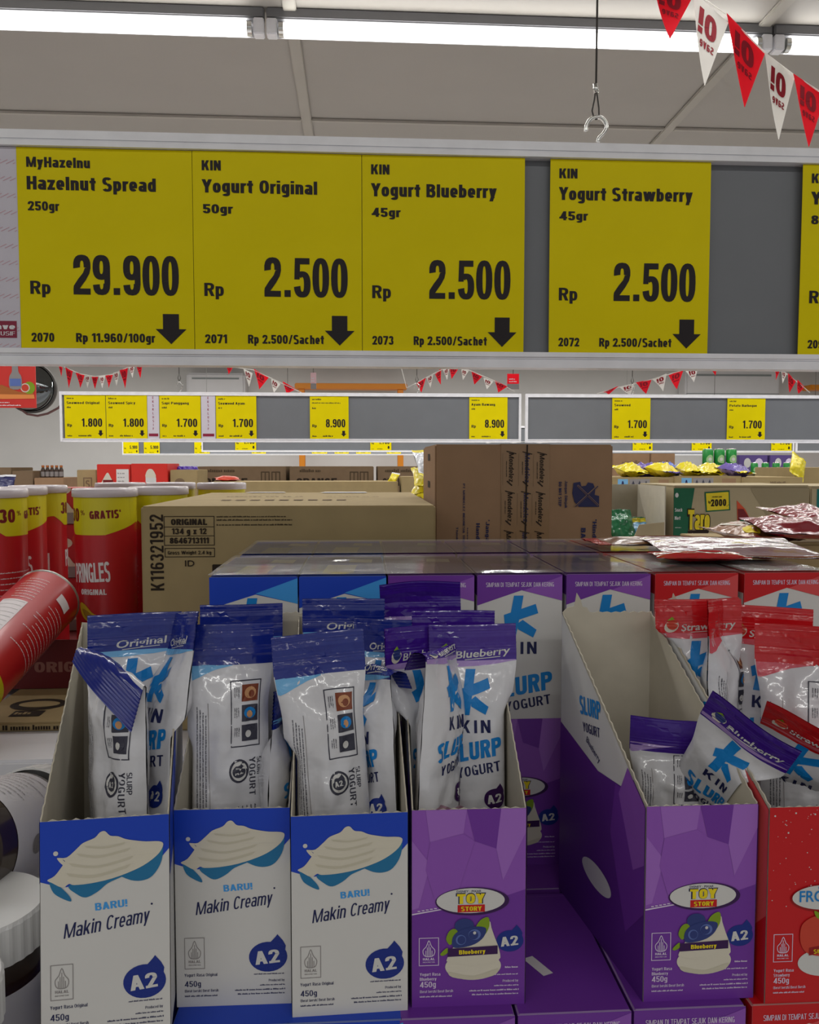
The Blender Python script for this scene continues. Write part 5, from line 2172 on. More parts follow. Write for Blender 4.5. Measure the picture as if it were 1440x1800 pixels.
def taro_art(W, H):
    A = Art()
    s = W / 238.0
    X_ = lambda px: (px - 1185) * s
    Y_ = lambda py: H - (py - 855) * s
    P = lambda pts: [(X_(a), Y_(b)) for a, b in pts]
    A.poly(P([(1185, 857), (1221, 857), (1216, 892), (1208, 950), (1185, 950)]), M_tgreen, 1)
    A.ell(X_(1190), Y_(869), 3 * s, 4 * s, M_pwhite, 2)
    A.sans('Snack', X_(1187), Y_(897), 6 * s, M_pwhite, 2, 13 * s, .2)
    A.sans('Net', X_(1187), Y_(911), 6 * s, M_pwhite, 2, 10 * s, .2)
    A.lines(X_(1188), Y_(925), 14 * s, 1.4 * s, 1, .01, M_pwhite, 2, 3)
    # price flash
    A.poly(P([(1238, 864), (1282, 861), (1284, 895), (1241, 898)]), M_tgreen, 2)
    A.poly(P([(1240.5, 866), (1280, 863.5), (1281.5, 893), (1243, 895.5)]), M_tyel, 3)
    A.lines(X_(1251), Y_(873), 19 * s, 2.2 * s, 1, .01, M_kink, 4, 2)
    A.sans('2000', X_(1263), Y_(888), 12 * s, M_kink, 4, 27 * s, .27, 'c', .03)
    A.sans('Rp', X_(1245), Y_(883), 4 * s, M_kink, 4, 4 * s, .2)
    A.sans(',-', X_(1277), Y_(888), 5 * s, M_kink, 4, 4 * s, .2)
    # name
    A.sans('Taro', X_(1229), Y_(929), 37 * s, M_kink, 3, 41 * s, .46, 'c', 0, 0, False, .0)
    A.sans('Taro', X_(1229), Y_(928), 34 * s, M_tyel, 4, 38 * s, .28, 'c', 0, 0, False, .06)
    A.poly(P([(1210, 930), (1248, 928), (1243, 944), (1212, 945)]), M_kink, 3)
    A.lines(X_(1214), Y_(937), 12 * s, 3 * s, 1, .01, M_pwhite, 4, 9)
    # printed peak and sweeping bands
    A.poly(P([(1295, 878), (1310, 893), (1320, 912), (1297, 914)]), M_tred, 2)
    A.poly(P([(1297, 893), (1307, 893), (1320, 912), (1298, 916)]), M_canink, 3)
    A.poly(P([(1305, 914), (1372, 908), (1375, 945), (1300, 948)]), M_kink, 2)
    A.poly(P([(1300, 912), (1370, 909), (1370, 911.5), (1302, 914.5)]), M_tgreen, 3)
    A.poly(P([(1318, 857), (1350, 909), (1375, 908), (1424, 890), (1424, 857)]), M_ptaupe, 1)
    return A.clip(0, 0, W, H)


M_ptaupe = mat('printed_taupe', '#93866a', .75, .2)
yt = atD(1300, 855, 1.62).y
tc = carton('printed snack display carton with a yellow price flash and a big yellow name', 1185, 1423, 856, 1.62, .20, M_taro, taro_art, TABLE_Z, None, 'snack_carton', 'carton', None, None, None, True)
carton('display carton with a teal stripe, cut by the right edge', 1426, 1560, 857, 1.64, .20, M_taro, lambda W, H: Art().rect(.012, 0, .08, H - .003, M_teal, 1), TABLE_Z, None, 'snack_carton', 'carton', None, None, None, True)

# open-fronted display carton next to the brown carton, bags inside
yo = atD(1120, 855, 1.60).y
a, b = atY(1062, 855, yo), atY(1171, 855, yo)
W, H, D = b.x - a.x, a.z - TABLE_Z, .16
t = thing('snack_carton', 'open grey display carton with its front torn low, right of the tall brown carton', 'carton', (a.x, yo, TABLE_Z))
MB().box(0, W, 0, D, 0, .002, M_board).build('bottom_panel', t)
MB().box(0, W, D - .002, D, .002, H, M_board).build('back_panel', t)
Mp = Matrix(((0, 0, 1, 0), (1, 0, 0, 0), (0, 1, 0, 0), (0, 0, 0, 1)))
MB().prism([(0, .002), (D - .002, .002), (D - .002, H), (D * .75, H), (0, H * .55)], .002, M_taro, Mp).build('side_panel', t)
Mp = Matrix(((0, 0, 1, W - .002), (1, 0, 0, 0), (0, 1, 0, 0), (0, 0, 0, 1)))
MB().prism([(0, .002), (D - .002, .002), (D - .002, H), (.0, H)], .002, M_board, Mp).build('side_panel', t)
MB().prism([(.002, .002), (W - .002, .002), (W - .002, H * .70), (W * .58, H * .68), (W * .5, H * .58), (.002, H * .58)], .002, M_taro,
           Matrix(((1, 0, 0, 0), (0, 0, 1, 0), (0, 1, 0, 0), (0, 0, 0, 1)))).build('front_panel', t)
for i, (px, py, m, m2, rz, w, lab) in enumerate([(1090, 915, M_grnf, M_grnf, 10, .055, 'green snack bag standing in the open grey display carton'), (1112, 928, M_yelf, M_grnf, -20, .05, 'yellow and green snack bag in the open grey display carton'),
                                             (1122, 930, M_sky, M_yelf, 16, .045, 'sky blue snack bag in the open grey display carton')]):
    p = atY(px, py, yo + .05 + .03 * (i % 2))
    pillow('snack_bag', lab, 'snack bag', (p.x, p.y, p.z - .03), w, .10, .03, (62, 0, rz), m, m2, 20 + i, None, 'bags in the open grey display carton')
yy = atD(1178, 900, 1.66).y
carton('narrow printed carton between the grey display carton and the price flash one', 1173, 1181, 862, 1.66, .14, M_taro,
       lambda W, H: Art().rect(0, H - .042, W, H - .034, M_bluf, 1).rect(0, H - .072, W, H - .054, M_tyel, 1).rect(0, H - .080, W, H - .072, M_kink, 1), TABLE_Z, None, 'snack_carton')

# cartons of bags behind, and the table they stand on
table('white display table in the second aisle carrying cartons and green tins', -2.9, 3.2, 2.72, 4.9, 1.14, .03)
T2 = 1.1402
BACK = 'cartons standing in the second aisle'


def label_strip(W, H):
    A = Art()
    A.rect(0.02, H - .034, .055, H - .006, M_sky, 1)
    A.sans('A', .037, H - .029, .016, M_pnavy, 2, None, .24, 'c')
    A.rect(.06, H - .034, .13, H - .006, M_pgrey, 1)
    for k in range(3):
        A.poly([(.066 + k * .022, H - .028), (.080 + k * .022, H - .028), (.073 + k * .022, H - .011)], M_pdkgrey, 2)
    A.rect(.16, H - .034, W - .02, H - .008, M_kraft2, 1)
    return A.clip(0, 0, W, H)


carton('kraft carton of yellow bags, right behind the tall brown carton', 1076, 1186, 839, 2.78, .30, M_kraft, label_strip, T2, BACK, 'carton', 'carton')
carton('kraft carton of yellow bags with a white A label, above the price flash carton', 1188, 1304, 837, 2.78, .30, M_kraft, label_strip, T2, BACK, 'carton', 'carton')
carton('plain kraft carton with a torn tape spot, above the price flash carton', 1307, 1412, 839, 2.78, .30, M_kraft, lambda W, H: Art().lines(W * .45, H - .02, .07, .006, 1, .01, M_kraft3, 1, 3), T2, BACK, 'carton', 'carton')
carton('taller plain kraft carton at the right edge in the second aisle', 1398, 1520, 822, 2.95, .30, M_kraft, None, T2, BACK, 'carton', 'carton')
zb = atD(1130, 839, 2.78).z
bags = [(1105, 833, M_yelf, M_yelf, 10, .088, 'yellow snack bag on the cartons, first right of the tall brown carton'), (1135, 834, M_viof, M_yelf, -15, .088, 'violet snack bag second right of the tall brown carton'),
        (1161, 836, M_yelf, M_viof, 25, .088, 'yellow snack bag with a violet end, third right of the tall brown carton'), (1174, 838, M_bluf, M_clear, -8, .088, 'blue snack bag at the end of its carton, before the gap'),
        (1212, 834, M_yelf, M_yelf, 6, .088, 'yellow snack bag on the white A labelled carton, left'), (1248, 832, M_yelf, M_yelf, -12, .088, 'yellow snack bag on the white A labelled carton, middle'),
        (1289, 835, M_viof, M_yelf, 18, .088, 'violet snack bag with a yellow end on the white A labelled carton, right')]
for i, (px, py, m, m2, rz, w, lab) in enumerate(bags):
    p = atD(px, 839, 2.86 + .06 * (i % 2))
    pillow('snack_bag', lab, 'snack bag', (p.x, p.y, zb + .001), w, .12, .045, (8, 5, rz), m, m2, 40 + i, None, 'bags lying on the second aisle cartons', wr=1.3)
p = atD(1396, 830, 2.9)
pillow('snack_bag', 'single yellow snack bag standing askew beside the taller kraft carton', 'snack bag', (p.x, p.y, zb + .03), .07, .10, .03, (60, 35, 10), M_yelf, M_yelf, 51)
carton('brown carton behind the bags, left of a pair by the white wall', 1078, 1143, 797, 3.55, .30, M_kraft2, lambda W, H: Art().lines(.04, H - .05, .09, .02, 1, .03, M_kraft3, 1, 2), T2, BACK, 'carton', 'carton')
carton('brown carton behind the bags, right of a pair by the white wall', 1145, 1187, 797, 3.55, .30, M_kraft2, lambda W, H: Art().lines(.03, H - .05, .06, .02, 1, .03, M_kraft3, 1, 5), T2, BACK, 'carton', 'carton')
carton('small dark kraft tray under the stacked green tins', 1217, 1300, 820, 3.42, .22, M_kraft3, None, T2, BACK, 'carton', 'carton')
carton('dark kraft tray under the lower green tins', 1305, 1398, 834, 3.42, .22, M_kraft3, None, T2, BACK, 'carton', 'carton')
M_tin_g = mat('tin_green', '#1d8c3a', .3, .5, coat=.3)
M_tin_p = mat('tin_pale_green', '#9cc58a', .35, .5)


def tin(px, ytop, ybot, depth, label, group):
    pb = atD(px, ybot, depth)
    h = atD(px, ytop, depth).z - pb.z
    t = thing('drink_tin', label, 'drink tin', (pb.x, pb.y, pb.z), 0, group)
    r = h * .31
    g = MB().lathe([(r * .85, 0), (r, h * .05), (r, h * .92), (r * .86, h)], M_tin_g, 24)
    A = Art()
    A.poly(smooth([(-r * .5, h * .25), (r * .5, h * .2), (r * .62, h * .55), (0, h * .68), (-r * .6, h * .5)], 4), M_tin_p, 1)
    A.ell(0, h * .42, r * .3, h * .1, M_pwhite, 2, 12)
    g.art(A, lambda x, y, o: ((r + o + .001) * math.sin(x / r), -(r + o + .001) * math.cos(x / r), y), r * .3, .0006)
    g.build('tin_body', t)
    MB().lathe([(r * .86, h), (r * .88, h + .003), (r * .80, h + .003), (0, h + .001)], M_steel, 24, None, True, False, False).build('tin_lid', t)


for i, px in enumerate((1244, 1264, 1285)):
    tin(px, 790, 820 - .3, 3.46, ['green tin on the dark tray, leftmost of the three tall ones', 'green tin on the dark tray, middle of the three tall ones', 'green tin on the dark tray, rightmost of the three tall ones'][i], 'tall green tins')
for i, px in enumerate((1326, 1345, 1364, 1383)):
    tin(px, 814, 834 - .3, 3.42, ['green tin on the lower tray, first of four from the left', 'green tin on the lower tray, second of four from the left', 'green tin on the lower tray, third of four from the left', 'green tin on the lower tray, last of four, beside the yellow bag'][i], 'short green tins')
M_vbox = mat('violet_carton', '#5c4a86', .5, .3)
for i, (x0, x1) in enumerate(((1299, 1350), (1354, 1402))):
    carton(['violet and white carton behind the short green tins, left', 'violet and white carton behind the short green tins, right'][i], x0, x1, 800, 3.7, .2, M_vbox,
           lambda W, H: Art().ell(W * .3, H - .035, W * .12, .022, M_pwhite, 1, 14).ell(W * .7, H - .038, W * .14, .024, M_plet, 1, 14), T2, BACK, 'carton', 'carton')

# ------------------------------------------------------------------ second aisle, left and middle
M_rbox = mat('red_carton', '#cc2c22', .45, .35)


def red_art(W, H):
    A = Art()
    A.rect(W * .58, H * .0, W * .95, H - .018, M_label, 1)
    A.lines(W * .62, H - .035, W * .28, .005, 8, .014, M_pgrey, 2, 4)
    A.poly(smooth([(W * .12, H - .075), (W * .2, H - .05), (W * .32, H - .03), (W * .42, H - .05), (W * .52, H - .075), (W * .34, H - .085)], 3), M_pcream, 1)
    A.rect(W * .18, H - .072, W * .48, H - .056, M_canink, 2)
    return A.clip(0, 0, W, H)


def red_art2(W, H):
    A = Art()
    A.poly(smooth([(W * .4, H - .05), (W * .46, H - .022), (W * .6, H - .022), (W * .68, H - .05)], 3), M_pcream, 1)
    A.rect(W * .4, H - .068, W * .69, H - .05, M_pwhite, 2)
    A.ell(W * .5, H - .11, W * .2, .02, M_pyel, 1)
    A.ell(W * .16, H - .1, W * .07, .02, M_pcream, 1)
    A.ell(W * .9, H - .085, W * .07, .02, M_pcream, 1)
    return A.clip(0, 0, W, H)


carton('red carton with a white table panel, left of the red pair', 170, 229, 816, 2.95, .2, M_rbox, red_art, T2, BACK, 'carton', 'carton')
carton('red carton with a cream logo, right of the red pair', 230, 294, 815, 2.95, .2, M_rbox, red_art2, T2, BACK, 'carton', 'carton')


def eco_art(W, H):
    return Art().frame(W * .35, H - .075, W * .75, H - .03, .004, M_kraft3, 1).sans('S', W * .55, H - .065, .026, M_kraft3, 1, None, .2, 'c')


carton('small kraft carton with a square stamp, left of the red pair', 135, 169, 826, 3.05, .2, M_kraft, eco_art, T2, BACK, 'carton', 'carton')
carton('kraft carton with a violet strip along its top, right of the red pair', 299, 347, 826, 2.97, .2, M_kraft, lambda W, H: Art().ell(W * .35, H - .045, .018, .015, M_kraft3, 1), T2, BACK, 'carton', 'carton')
pv = atD(321, 826, 3.12)
for k in range(6):
    p = atD(298 + 9 * k, 826, 3.12)
    pillow('snack_bag', 'violet sachet tip on the kraft carton right of the red pair', 'snack bag', (p.x, p.y, p.z), .022, .03, .012, (35, 0, -20 + 9 * k), M_bb, M_bb, 70 + k, None, 'violet sachet tips on the kraft carton')


def orange_art(n):
    def f(W, H):
        A = Art()
        A.lines(W * .12, H - .022, .11, .012, 1, .02, M_kink2, 1, n)
        A.sans('ORANGE', W * .08, H - .076, .030, M_kink, 1, W * .48, .24)
        for j in (0, 1):
            x = W * (.72 + .12 * j)
            A.frame(x, H - .06, x + .030, H - .022, .004, M_kink2, 1)
            A.stroke([(x + .015, H - .056), (x + .015, H - .026)], .004, M_kink2, 1)
        return A.clip(0, 0, W, H)
    return f


M_kink2 = mat('faded_carton_ink', '#4a3c2c', .7, .2)
for i, (x0, x1) in enumerate(((347, 503), (509, 657), (664, 772))):
    carton(['brown carton lettered ORANGE, leftmost of three, beside the violet strip', 'brown carton lettered ORANGE, middle of three', 'brown carton lettered ORANGE, rightmost of three, beside the yellow bags'][i], x0, x1, 820, 3.25, .3, M_kraft3, orange_art(i), T2, BACK, 'carton', 'carton')
carton('long low kraft tray in front of the ORANGE cartons', 372, 700, 847, 2.85, .2, M_kraft, None, T2, BACK, 'carton', 'carton')
carton('small folded kraft carton at the right end of the long low tray', 706, 738, 838, 2.85, .15, M_kraft, None, T2, BACK, 'carton', 'carton')
ztr = atD(536, 847, 2.85).z + .001
p = atD(400, 853, 2.93)
pillow('snack_bag', 'orange red snack bag at the left end of the long low tray', 'snack bag', (p.x, p.y, ztr), .085, .08, .016, (5, 0, 12), mat('orange_snack_film', '#b53214', .35), None, 81)
p = atD(692, 852, 2.93)
pillow('snack_bag', 'small yellow bag tip on the right end of the long low tray', 'snack bag', (p.x, p.y, ztr + .002), .03, .06, .02, (40, 10, -20), M_yelf, M_clear, 82)
zpile = atD(760, 872, 1.98).z + .001
for i, (py, m, lab) in enumerate(((866, M_yelf, 'yellow snack bag lowest of the pile left of the tall brown carton'), (848, M_yelf, 'yellow snack bag in the middle of the pile left of the tall brown carton'), (826, M_clear, 'milky clear bag topmost of the pile left of the tall brown carton'))):
    p = atD(752, py, 2.0)
    pillow('snack_bag', lab, 'snack bag', (p.x, p.y, zpile + .031 * i), .075, .10, .032, (10 + 14 * i, 8 * (i - 1), -12 + 14 * i), m, M_yelf, 85 + i, None, 'bags piled left of the tall brown carton', wr=1.4)
sup = atD(752, 880, 2.0)
carton('low kraft carton under the pile of yellow bags', 730, 790, 872, 1.98, .12, M_kraft, None, TABLE_Z, None, 'carton', 'carton')

# cartons of bottles at the far left
for i, (x0, x1, yt) in enumerate(((-70, 20, 818), (21, 58, 824), (60, 112, 836))):
    carton(['brown carton of drinks at the left edge under the poster', 'brown carton between the two others at the left edge', 'brown carton with a row of small bottles, left of the bare wall'][i], x0, x1, yt + 4, 3.3, .22, M_kraft3 if i < 2 else M_kraft2, None, T2, BACK, 'carton', 'carton')
M_bot = mat('dark_bottle', '#3a2a22', .3, .5)
M_cap = mat('bottle_cap_orange', '#a8602c', .4, .4)
for k, px in enumerate((76, 84, 92, 100, 108)):
    pb = atD(px, 840, 3.38)
    h = atD(px, 818, 3.38).z - pb.z
    t = thing('small_bottle', 'small dark bottle with an orange cap in the far left row', 'bottle', (pb.x, pb.y, pb.z), 0, 'small bottles in the far left carton')
    g = MB().lathe([(.008, 0), (.0088, .004), (.0088, h * .62), (.005, h * .8), (.005, h * .86)], M_bot, 16)
    g.lathe([(.0090, h * .12), (.0090, h * .5)], M_pgrey, 16, None, True, False, False)
    g.build('bottle_body', t)
    MB().lathe([(.0058, h * .84), (.0058, h)], M_cap, 16).build('cap', t)
p = atD(10, 838, 3.15)
pillow('snack_bag', 'navy and white bag in front of the brown carton at the left edge', 'snack bag', (p.x, p.y, p.z - .04), .07, .09, .03, (62, 0, 6), mat('navy_snack_film', '#2a2b55', .28), M_clear, 91)

# ------------------------------------------------------------------ price rails of the aisles behind
def X3(px, y):
    return atY(px, 740, y).x


def small_card(px0, px1, y, label, brand, name, nw, price, group, seed, lines=True, weight='45gr'):
    x0, x1 = X3(px0, y), X3(px1, y)
    W, H = x1 - x0, ctop - cbot
    A = Art()
    q = lambda t, u, v, h, w=None, wt=.2: A.sans(t, u * W, (1 - v) * H, h * H, M_ink, 2, w * W if w else None, wt)
    A.lines(.06 * W, .91 * H, .25 * W, .035 * H, 1, .01, M_ink, 2, seed)
    if name:
        q(name, .055, .205, .058, nw)
    else:
        A.lines(.055 * W, .83 * H, .85 * W, .03 * H, 1, .01, M_ink, 2, seed + 1)
    A.lines(.06 * W, .70 * H, .13 * W, .04 * H, 1, .01, M_ink, 2, seed + 2)
    q('Rp', .06, .728, .066, .115)
    figures(A, price, .918 * W, (1 - .728) * H, .19 * H, .51 * W, M_ink)
    arrow(A, .80 * W, .94 * W, .05 * H, .19 * H, M_ink)
    A.lines(.06 * W, .045 * H, .14 * W, .035 * H, 1, .01, M_ink, 2, seed + 3)
    A.lines(.33 * W, .045 * H, .33 * W, .04 * H, 1, .01, M_ink, 2, seed + 4)
    price_card(x0, x1, cbot, ctop, y - .0045, label, A, group, None, seed)


Y2, Y3, Y4 = 3.95, 7.3, 9.8
RT = zt0 - zt1
price_rail('grey price rail in the second row, left of the double upright', X3(108, Y2), X3(914, Y2), Y2, zb0, zt0, RT)
price_rail('grey price rail in the second row, right of the double upright', X3(926, Y2), X3(1640, Y2), Y2, zb0, zt0, RT)
G5 = 'yellow cards in the second row of rails'
for i, a in enumerate([(114, 186, 'Seaweed Original', .80, '1.800', 'yellow card reading 1.800 at the left end of the second rail row'), (187, 259, 'Seaweed Spicy', .66, '1.800', 'yellow card reading 1.800, second from the left in the second rail row'),
                       (281, 353, 'Sapi Panggang', .66, '1.700', 'yellow card reading 1.700 between the two lilac strips'), (380, 451, 'Seaweed Ayam', .66, '1.700', 'yellow card reading 1.700 right of the second lilac strip'),
                       (545, 613, '', 0, '8.900', 'yellow card reading 8.900 alone left of the tall brown carton'), (825, 892, 'Ayam Bawang', .62, '8.900', 'yellow card reading 8.900 above the tall brown carton'),
                       (1076, 1143, 'Seaweed', .42, '1.700', 'yellow card reading 1.700 right of the tall brown carton'), (1278, 1345, 'Potato Barbeque', .72, '1.700', 'yellow card reading 1.700 above the green tins')]):
    small_card(a[0], a[1], Y2, a[5], '', a[2], a[3], a[4], G5, 100 + 7 * i)
for i, (p0, p1, lab) in enumerate(((259.5, 280, 'lilac strip card in the second rail row, left one'), (354, 379, 'lilac strip card in the second rail row, right one'))):
    x0, x1 = X3(p0, Y2), X3(p1, Y2)
    W, H = x1 - x0, ctop - cbot
    A = Art()
    for k, ch in enumerate('EKSKLUSIF'):
        A.sans(ch, W * .5, H * (.92 - .09 * k), H * .055, M_maroon, 2, None, .18, 'c')
    A.rect(W * .1, H * .05, W * .9, H * .115, M_maroon, 2)
    price_card(x0, x1, cbot, ctop, Y2 - .0045, lab, A, 'lilac strip cards in the second rail row', M_lilac, 140 + i)
price_rail('grey price rail in the third row, its left end below the second rail', X3(355, Y3), X3(1396, Y3), Y3, zb0, zt0, RT, None, True, True)
price_rail('grey price rail in the third row at the right edge', X3(1402, Y3), X3(1620, Y3), Y3, zb0, zt0, RT, None, True, True)
for i, (a, b, w) in enumerate(((413, 450, 'above the beige carton'), (651, 688, 'left of the tall brown carton'), (1113, 1148, 'right of the tall brown carton'), (1217, 1252, 'above the green tins'), (1357, 1393, 'at its right end'))):
    small_card(a, b, Y3, 'yellow card edge in the third rail row, ' + w, '', '', 0, '1.700', 'yellow cards in the third rail row', 200 + i * 9)
price_rail('grey price rail in the fourth row, far back', X3(215, Y4), X3(1240, Y4), Y4, zb0, zt0, RT, None, True, True)
for i, (a, b, w) in enumerate(((216, 243, 'at its left end'), (252, 280, 'second from its left end'), (341, 368, 'third from its left end'), (442, 467, 'fourth from its left end'), (548, 575, 'fifth from its left end'),
                               (588, 613, 'sixth from its left end'), (626, 652, 'seventh from its left end'), (680, 705, 'eighth from its left end'), (730, 756, 'ninth from its left end'))):
    small_card(a, b, Y4, 'tiny yellow card in the far rail, ' + w, '', '', 0, '5.900', 'yellow cards in the fourth rail row', 300 + i * 9)

# hooks that carry the second rail row
for i, px in enumerate((315, 733, 1112)):
    p = atY(px, 689, Y2)
    t = thing('hanging_hook', ['thin hook carrying the second rail row, at the left', 'thin hook carrying the second rail row, in the middle', 'thin hook carrying the second rail row, at the right'][i], 'hook', (p.x, p.y + .005, zt0), 0, 'thin hooks over the second rail row')
    MB().tube([(0, 0, .085), (.002, 0, CEIL - zt0)], .0018, M_wire, 6).build('wire', t)
    MB().tube([(0, 0, 0), (.012, 0, .02), (.014, 0, .035), (0, 0, .05), (-.012, 0, .038), (-.010, 0, .028)], .0028, M_steel, 8).build('hook', t)
    MB().tube([(0, 0, .048), (.007, 0, .065), (0, 0, .088), (-.006, 0, .065), (0, 0, .048)], .0016, M_wire, 6).build('wire_loop', t)

# ------------------------------------------------------------------ far wall: pennants, air conditioners, beam, poster, mirror
bunting('string of small pennants above the left end of the second rail row',
        [((103, 642), (110, 646), (108, 662), 'r'), ((115, 646), (128, 652), (121, 682), 'r'), ((134, 656), (148, 658), (141, 682), 'r'), ((148, 660), (160, 662), (154, 682), 'w'), ((161, 662), (173, 663), (167, 684), 'r'),
         ((174, 662), (185, 660), (180, 682), 'w'), ((186, 660), (198, 658), (191, 682), 'r'), ((199, 656), (210, 652), (205, 678), 'w'), ((211, 652), (224, 646), (220, 683), 'r'), ((226, 645), (237, 641), (233, 664), 'w'), ((239, 641), (251, 636), (247, 665), 'r')],
        4.6, [(96, 634), (115, 646), (140, 657), (167, 662), (198, 658), (224, 646), (255, 632)], 'small pennant strings', True, .01)
bunting('string of small pennants behind the white air conditioner at the left',
        [((397, 640), (409, 646), (402, 658), 'r'), ((428, 648), (444, 656), (438, 680), 'w'), ((447, 648), (472, 664), (456, 684), 'r'), ((476, 664), (494, 674), (482, 690), 'w'), ((497, 670), (520, 684), (504, 692), 'r')],
        4.8, [(380, 630), (409, 645), (445, 650), (475, 664), (530, 690)], 'small pennant strings', True, .008)
bunting('string of small pennants arching above the middle of the second rail row',
        [((732, 674), (749, 664), (741, 690), 'r'), ((750, 664), (762, 656), (757, 682), 'w'), ((764, 657), (777, 648), (775, 676), 'r'), ((779, 650), (790, 645), (786, 668), 'w'), ((790, 645), (808, 644), (794, 666), 'r'),
         ((811, 648), (824, 652), (814, 668), 'w'), ((829, 653), (848, 662), (834, 676), 'r'), ((850, 664), (868, 670), (856, 684), 'w'), ((870, 668), (892, 680), (876, 690), 'r')],
        4.6, [(704, 640), (715, 682), (749, 664), (778, 649), (799, 644), (828, 652), (868, 669), (905, 688)], 'small pennant strings', True, .008)
bunting('string of small pennants rising to the right above the second rail row',
        [((1060, 688), (1088, 680), (1070, 694), 'r'), ((1090, 682), (1116, 672), (1108, 694), 'w'), ((1118, 673), (1146, 666), (1136, 692), 'r'), ((1148, 666), (1172, 658), (1166, 688), 'w'), ((1175, 660), (1203, 648), (1190, 684), 'r'),
         ((1206, 652), (1226, 646), (1220, 672), 'w'), ((1246, 644), (1262, 640), (1258, 660), 'r')],
        4.4, [(1050, 692), (1088, 681), (1146, 667), (1203, 650), (1265, 634)], 'small pennant strings', True, .008)
bunting('string of small pennants falling at the right edge above the second rail row',
        [((1362, 644), (1372, 648), (1364, 668), 'r'), ((1374, 650), (1384, 656), (1376, 674), 'w'), ((1385, 656), (1400, 670), (1388, 690), 'r'), ((1401, 668), (1416, 680), (1404, 692), 'r')],
        4.8, [(1350, 634), (1373, 649), (1400, 670), (1424, 690)], 'small pennant strings', True, .006)
M_acslot = mat('vent_slot', '#8e9496', .5, .3)
for i, (x0, x1, y0, y1) in enumerate(((327, 431, 655, 712), (1206, 1371, 648, 712))):
    yw = 11.7
    a, b = atY(x0, y0, yw), atY(x1, y1, yw)
    t = thing('air_conditioner', ['white air conditioner on the back wall, left', 'white air conditioner on the back wall, right'][i], 'air conditioner', ((a.x + b.x) / 2, yw, b.z))
    w, h = (b.x - a.x) / 2, a.z - b.z
    MB().box(-w, w, 0, .29, 0, h, M_white, bev=.03).build('housing', t)
    MB().box(-w * .8, w * .8, -.006, .0, h * .80, h * .85, M_acslot).build('vent_slot', t)
    MB().box(-w * .98, w * .98, -.004, .0, h * .30, h * .32, M_acslot).build('louvre', t)
M_orange = mat('orange_enamel', '#e08a1e', .45, .4)
a, b = atY(518, 673, 11.5), atY(716, 684, 11.5)
o = MB().box(0, b.x - a.x, 0, .25, 0, a.z - b.z, M_orange, bev=.01).build('rack_beam')
o.location = (a.x, 11.5, b.z)
tag(o, 'orange rack beam far back above the second rail row', 'beam')
for xx in (.05, b.x - a.x - .13):
    g = MB().box(0, .08, .05, .2, 0, b.z - .001, M_orange, bev=.005)
    q = g.build('rack_post')
    q.parent = o
    q.location = (xx, 0, -b.z)
a, b = atY(1426, 676, 11.5), atY(1620, 686, 11.5)
o = MB().box(0, b.x - a.x, 0, .25, 0, a.z - b.z, M_orange, bev=.01).build('rack_beam')
o.location = (a.x, 11.5, b.z)
tag(o, 'orange rack beam far back at the right edge', 'beam')
g = MB().box(0, .08, .05, .2, 0, b.z - .001, M_orange, bev=.005)
q = g.build('rack_post')
q.parent = o
q.location = (.4, 0, -b.z)
# small hanging signs
for i, (x0, x1, y0, y1, d, lab) in enumerate(((892, 913, 657, 684, 5.2, 'small red and grey hanging sign near the double upright'), (546, 556, 655, 684, 5.4, 'narrow pink hanging sign left of the middle'))):
    a, b = atD(x0, y0, d), atD(x1, y1, d)
    t = thing('hanging_sign', lab, 'sign', ((a.x + b.x) / 2, a.y, b.z))
    w, h = (b.x - a.x) / 2, a.z - b.z
    g = MB().box(-w, w, 0, .004, 0, h, M_red if i == 0 else mat('pink_card', '#d9b3b8', .5, .3))
    A = Art().rect(-w, 0, w, h * .35, M_pgrey, 1).lines(-w * .7, h * .62, w * 1.4, h * .08, 2, h * .16, M_wink, 1, 3)
    g.art(A, lambda p, q_, o_: (p, -o_ - .0005, q_), 0, .0006)
    g.build('sign_board', t)
    MB().tube([(0, .002, h), (0, .002, CEIL - b.z)], .002, M_wire, 6).build('wire', t)
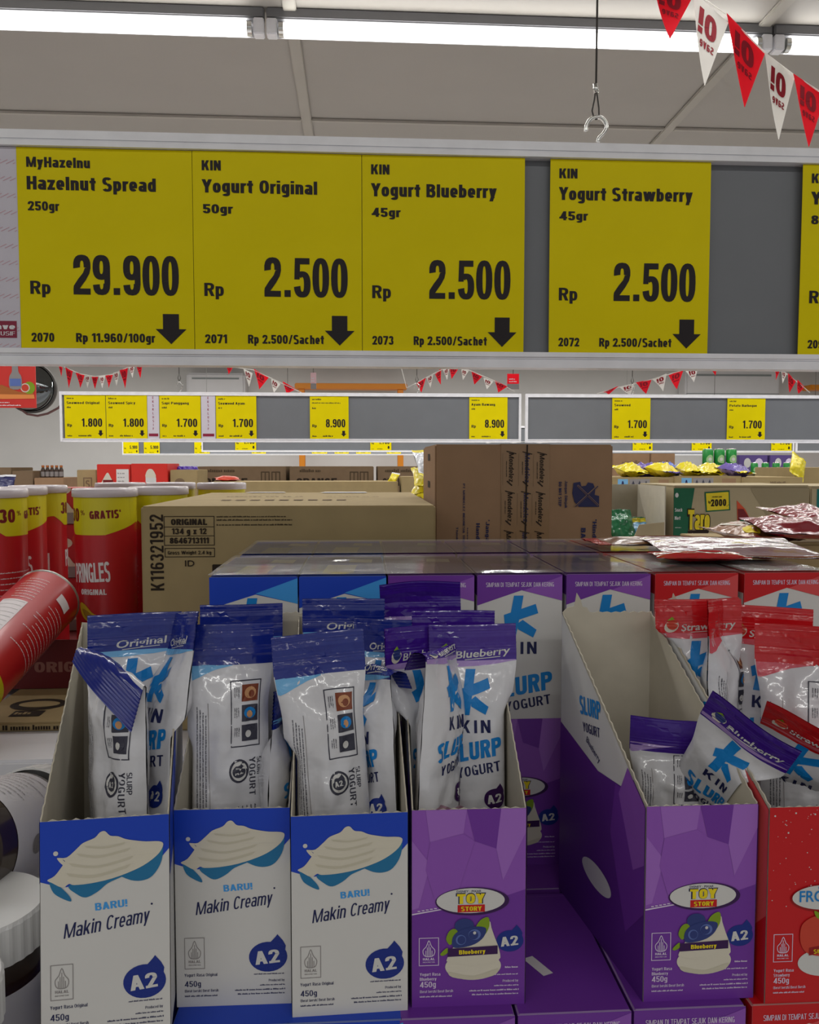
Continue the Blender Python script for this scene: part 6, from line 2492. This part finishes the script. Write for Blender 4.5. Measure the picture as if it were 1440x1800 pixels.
# red poster
d = 2.6
a, b = atD(-70, 600, d), atD(58, 716, d)
w, h = b.x - a.x, a.z - b.z
t = thing('hanging_poster', 'red poster with a bottle picture hanging at the left edge', 'poster', (a.x, a.y, b.z))
g = MB().box(0, w, 0, .004, 0, h, mat('poster_red', '#c8342e', .5, .35))
A = Art()
s = w / 128.0
X_ = lambda px: (px + 70) * s
Yq = lambda py: h - (py - 600) * s
A.poly([(X_(a_), Yq(b_)) for a_, b_ in ((-70, 678), (0, 676), (28, 688), (54, 690), (54, 700), (-70, 698))], M_cap, 1)
A.poly([(X_(a_), Yq(b_)) for a_, b_ in ((-70, 692), (55, 693), (56, 700), (-70, 702))], mat('poster_orange', '#e08a4a', .5, .3), 2)
A.ell(X_(47), Yq(681), 10 * s, 11 * s, M_pgrn, 1)
A.ell(X_(40), Yq(681), 8 * s, 8 * s, M_pcream, 2)
A.ell(X_(40), Yq(681), 6.2 * s, 6.2 * s, M_pstraw, 3)
A.poly(smooth([(X_(a_), Yq(b_)) for a_, b_ in ((18, 630), (28, 630), (29, 652), (34, 662), (33, 682), (14, 682), (13, 662), (18, 652))], 3), M_pgrey, 3)
A.poly([(X_(a_), Yq(b_)) for a_, b_ in ((14, 665), (33, 665), (33, 678), (14, 678))], M_pberryl, 4)
A.lines(X_(-20), Yq(708), 42 * s, 2 * s, 1, .01, M_wink, 3, 4)
A.lines(X_(-20), Yq(713), 58 * s, 2 * s, 1, .01, M_wink, 3, 5)
g.art(A, lambda p, q_, o_: (p, -o_ - .0004, q_), 0, .0004)
g.build('poster_board', t)
MB().tube([(w * .5, .002, h), (w * .5, .002, CEIL - b.z)], .0015, M_wire, 6).build('wire', t)
# convex mirror with its cable
d = 5.0
c = atD(54, 682, d)
t = thing('convex_mirror', 'dark convex mirror with pale curved reflections behind the red poster', 'mirror', tuple(c))
r = 42 / F_PX * d
Mr = Matrix.Rotation(R(90), 4, 'X')
MB().lathe([(r, -.03), (r, 0), (r * .93, .02), (r * .8, .045), (r * .5, .075), (r * .2, .088), (0, .09)], mat('mirror_glass', '#6c7072', .06, .5, 1.0), 48, Mr, True, True, False).build('mirror_dome', t)
MB().lathe([(r * .98, -.03), (r * 1.05, -.02), (r * 1.05, .008), (r * .985, .010)], M_wire, 48, Mr, True, False, False).build('rim', t)
MB().tube([(0, .03, r * .9), (0, .05, CEIL - c.z)], .012, M_wire, 8).build('bracket', t)
pts = [atD(x, y, d) for x, y in ((32, 716), (48, 728), (66, 731), (84, 727), (103, 717), (112, 705))]
MB().tube([p - c for p in pts], .007, mat('brown_cable', '#6a4a48', .5, .3), 8).build('cable', t)
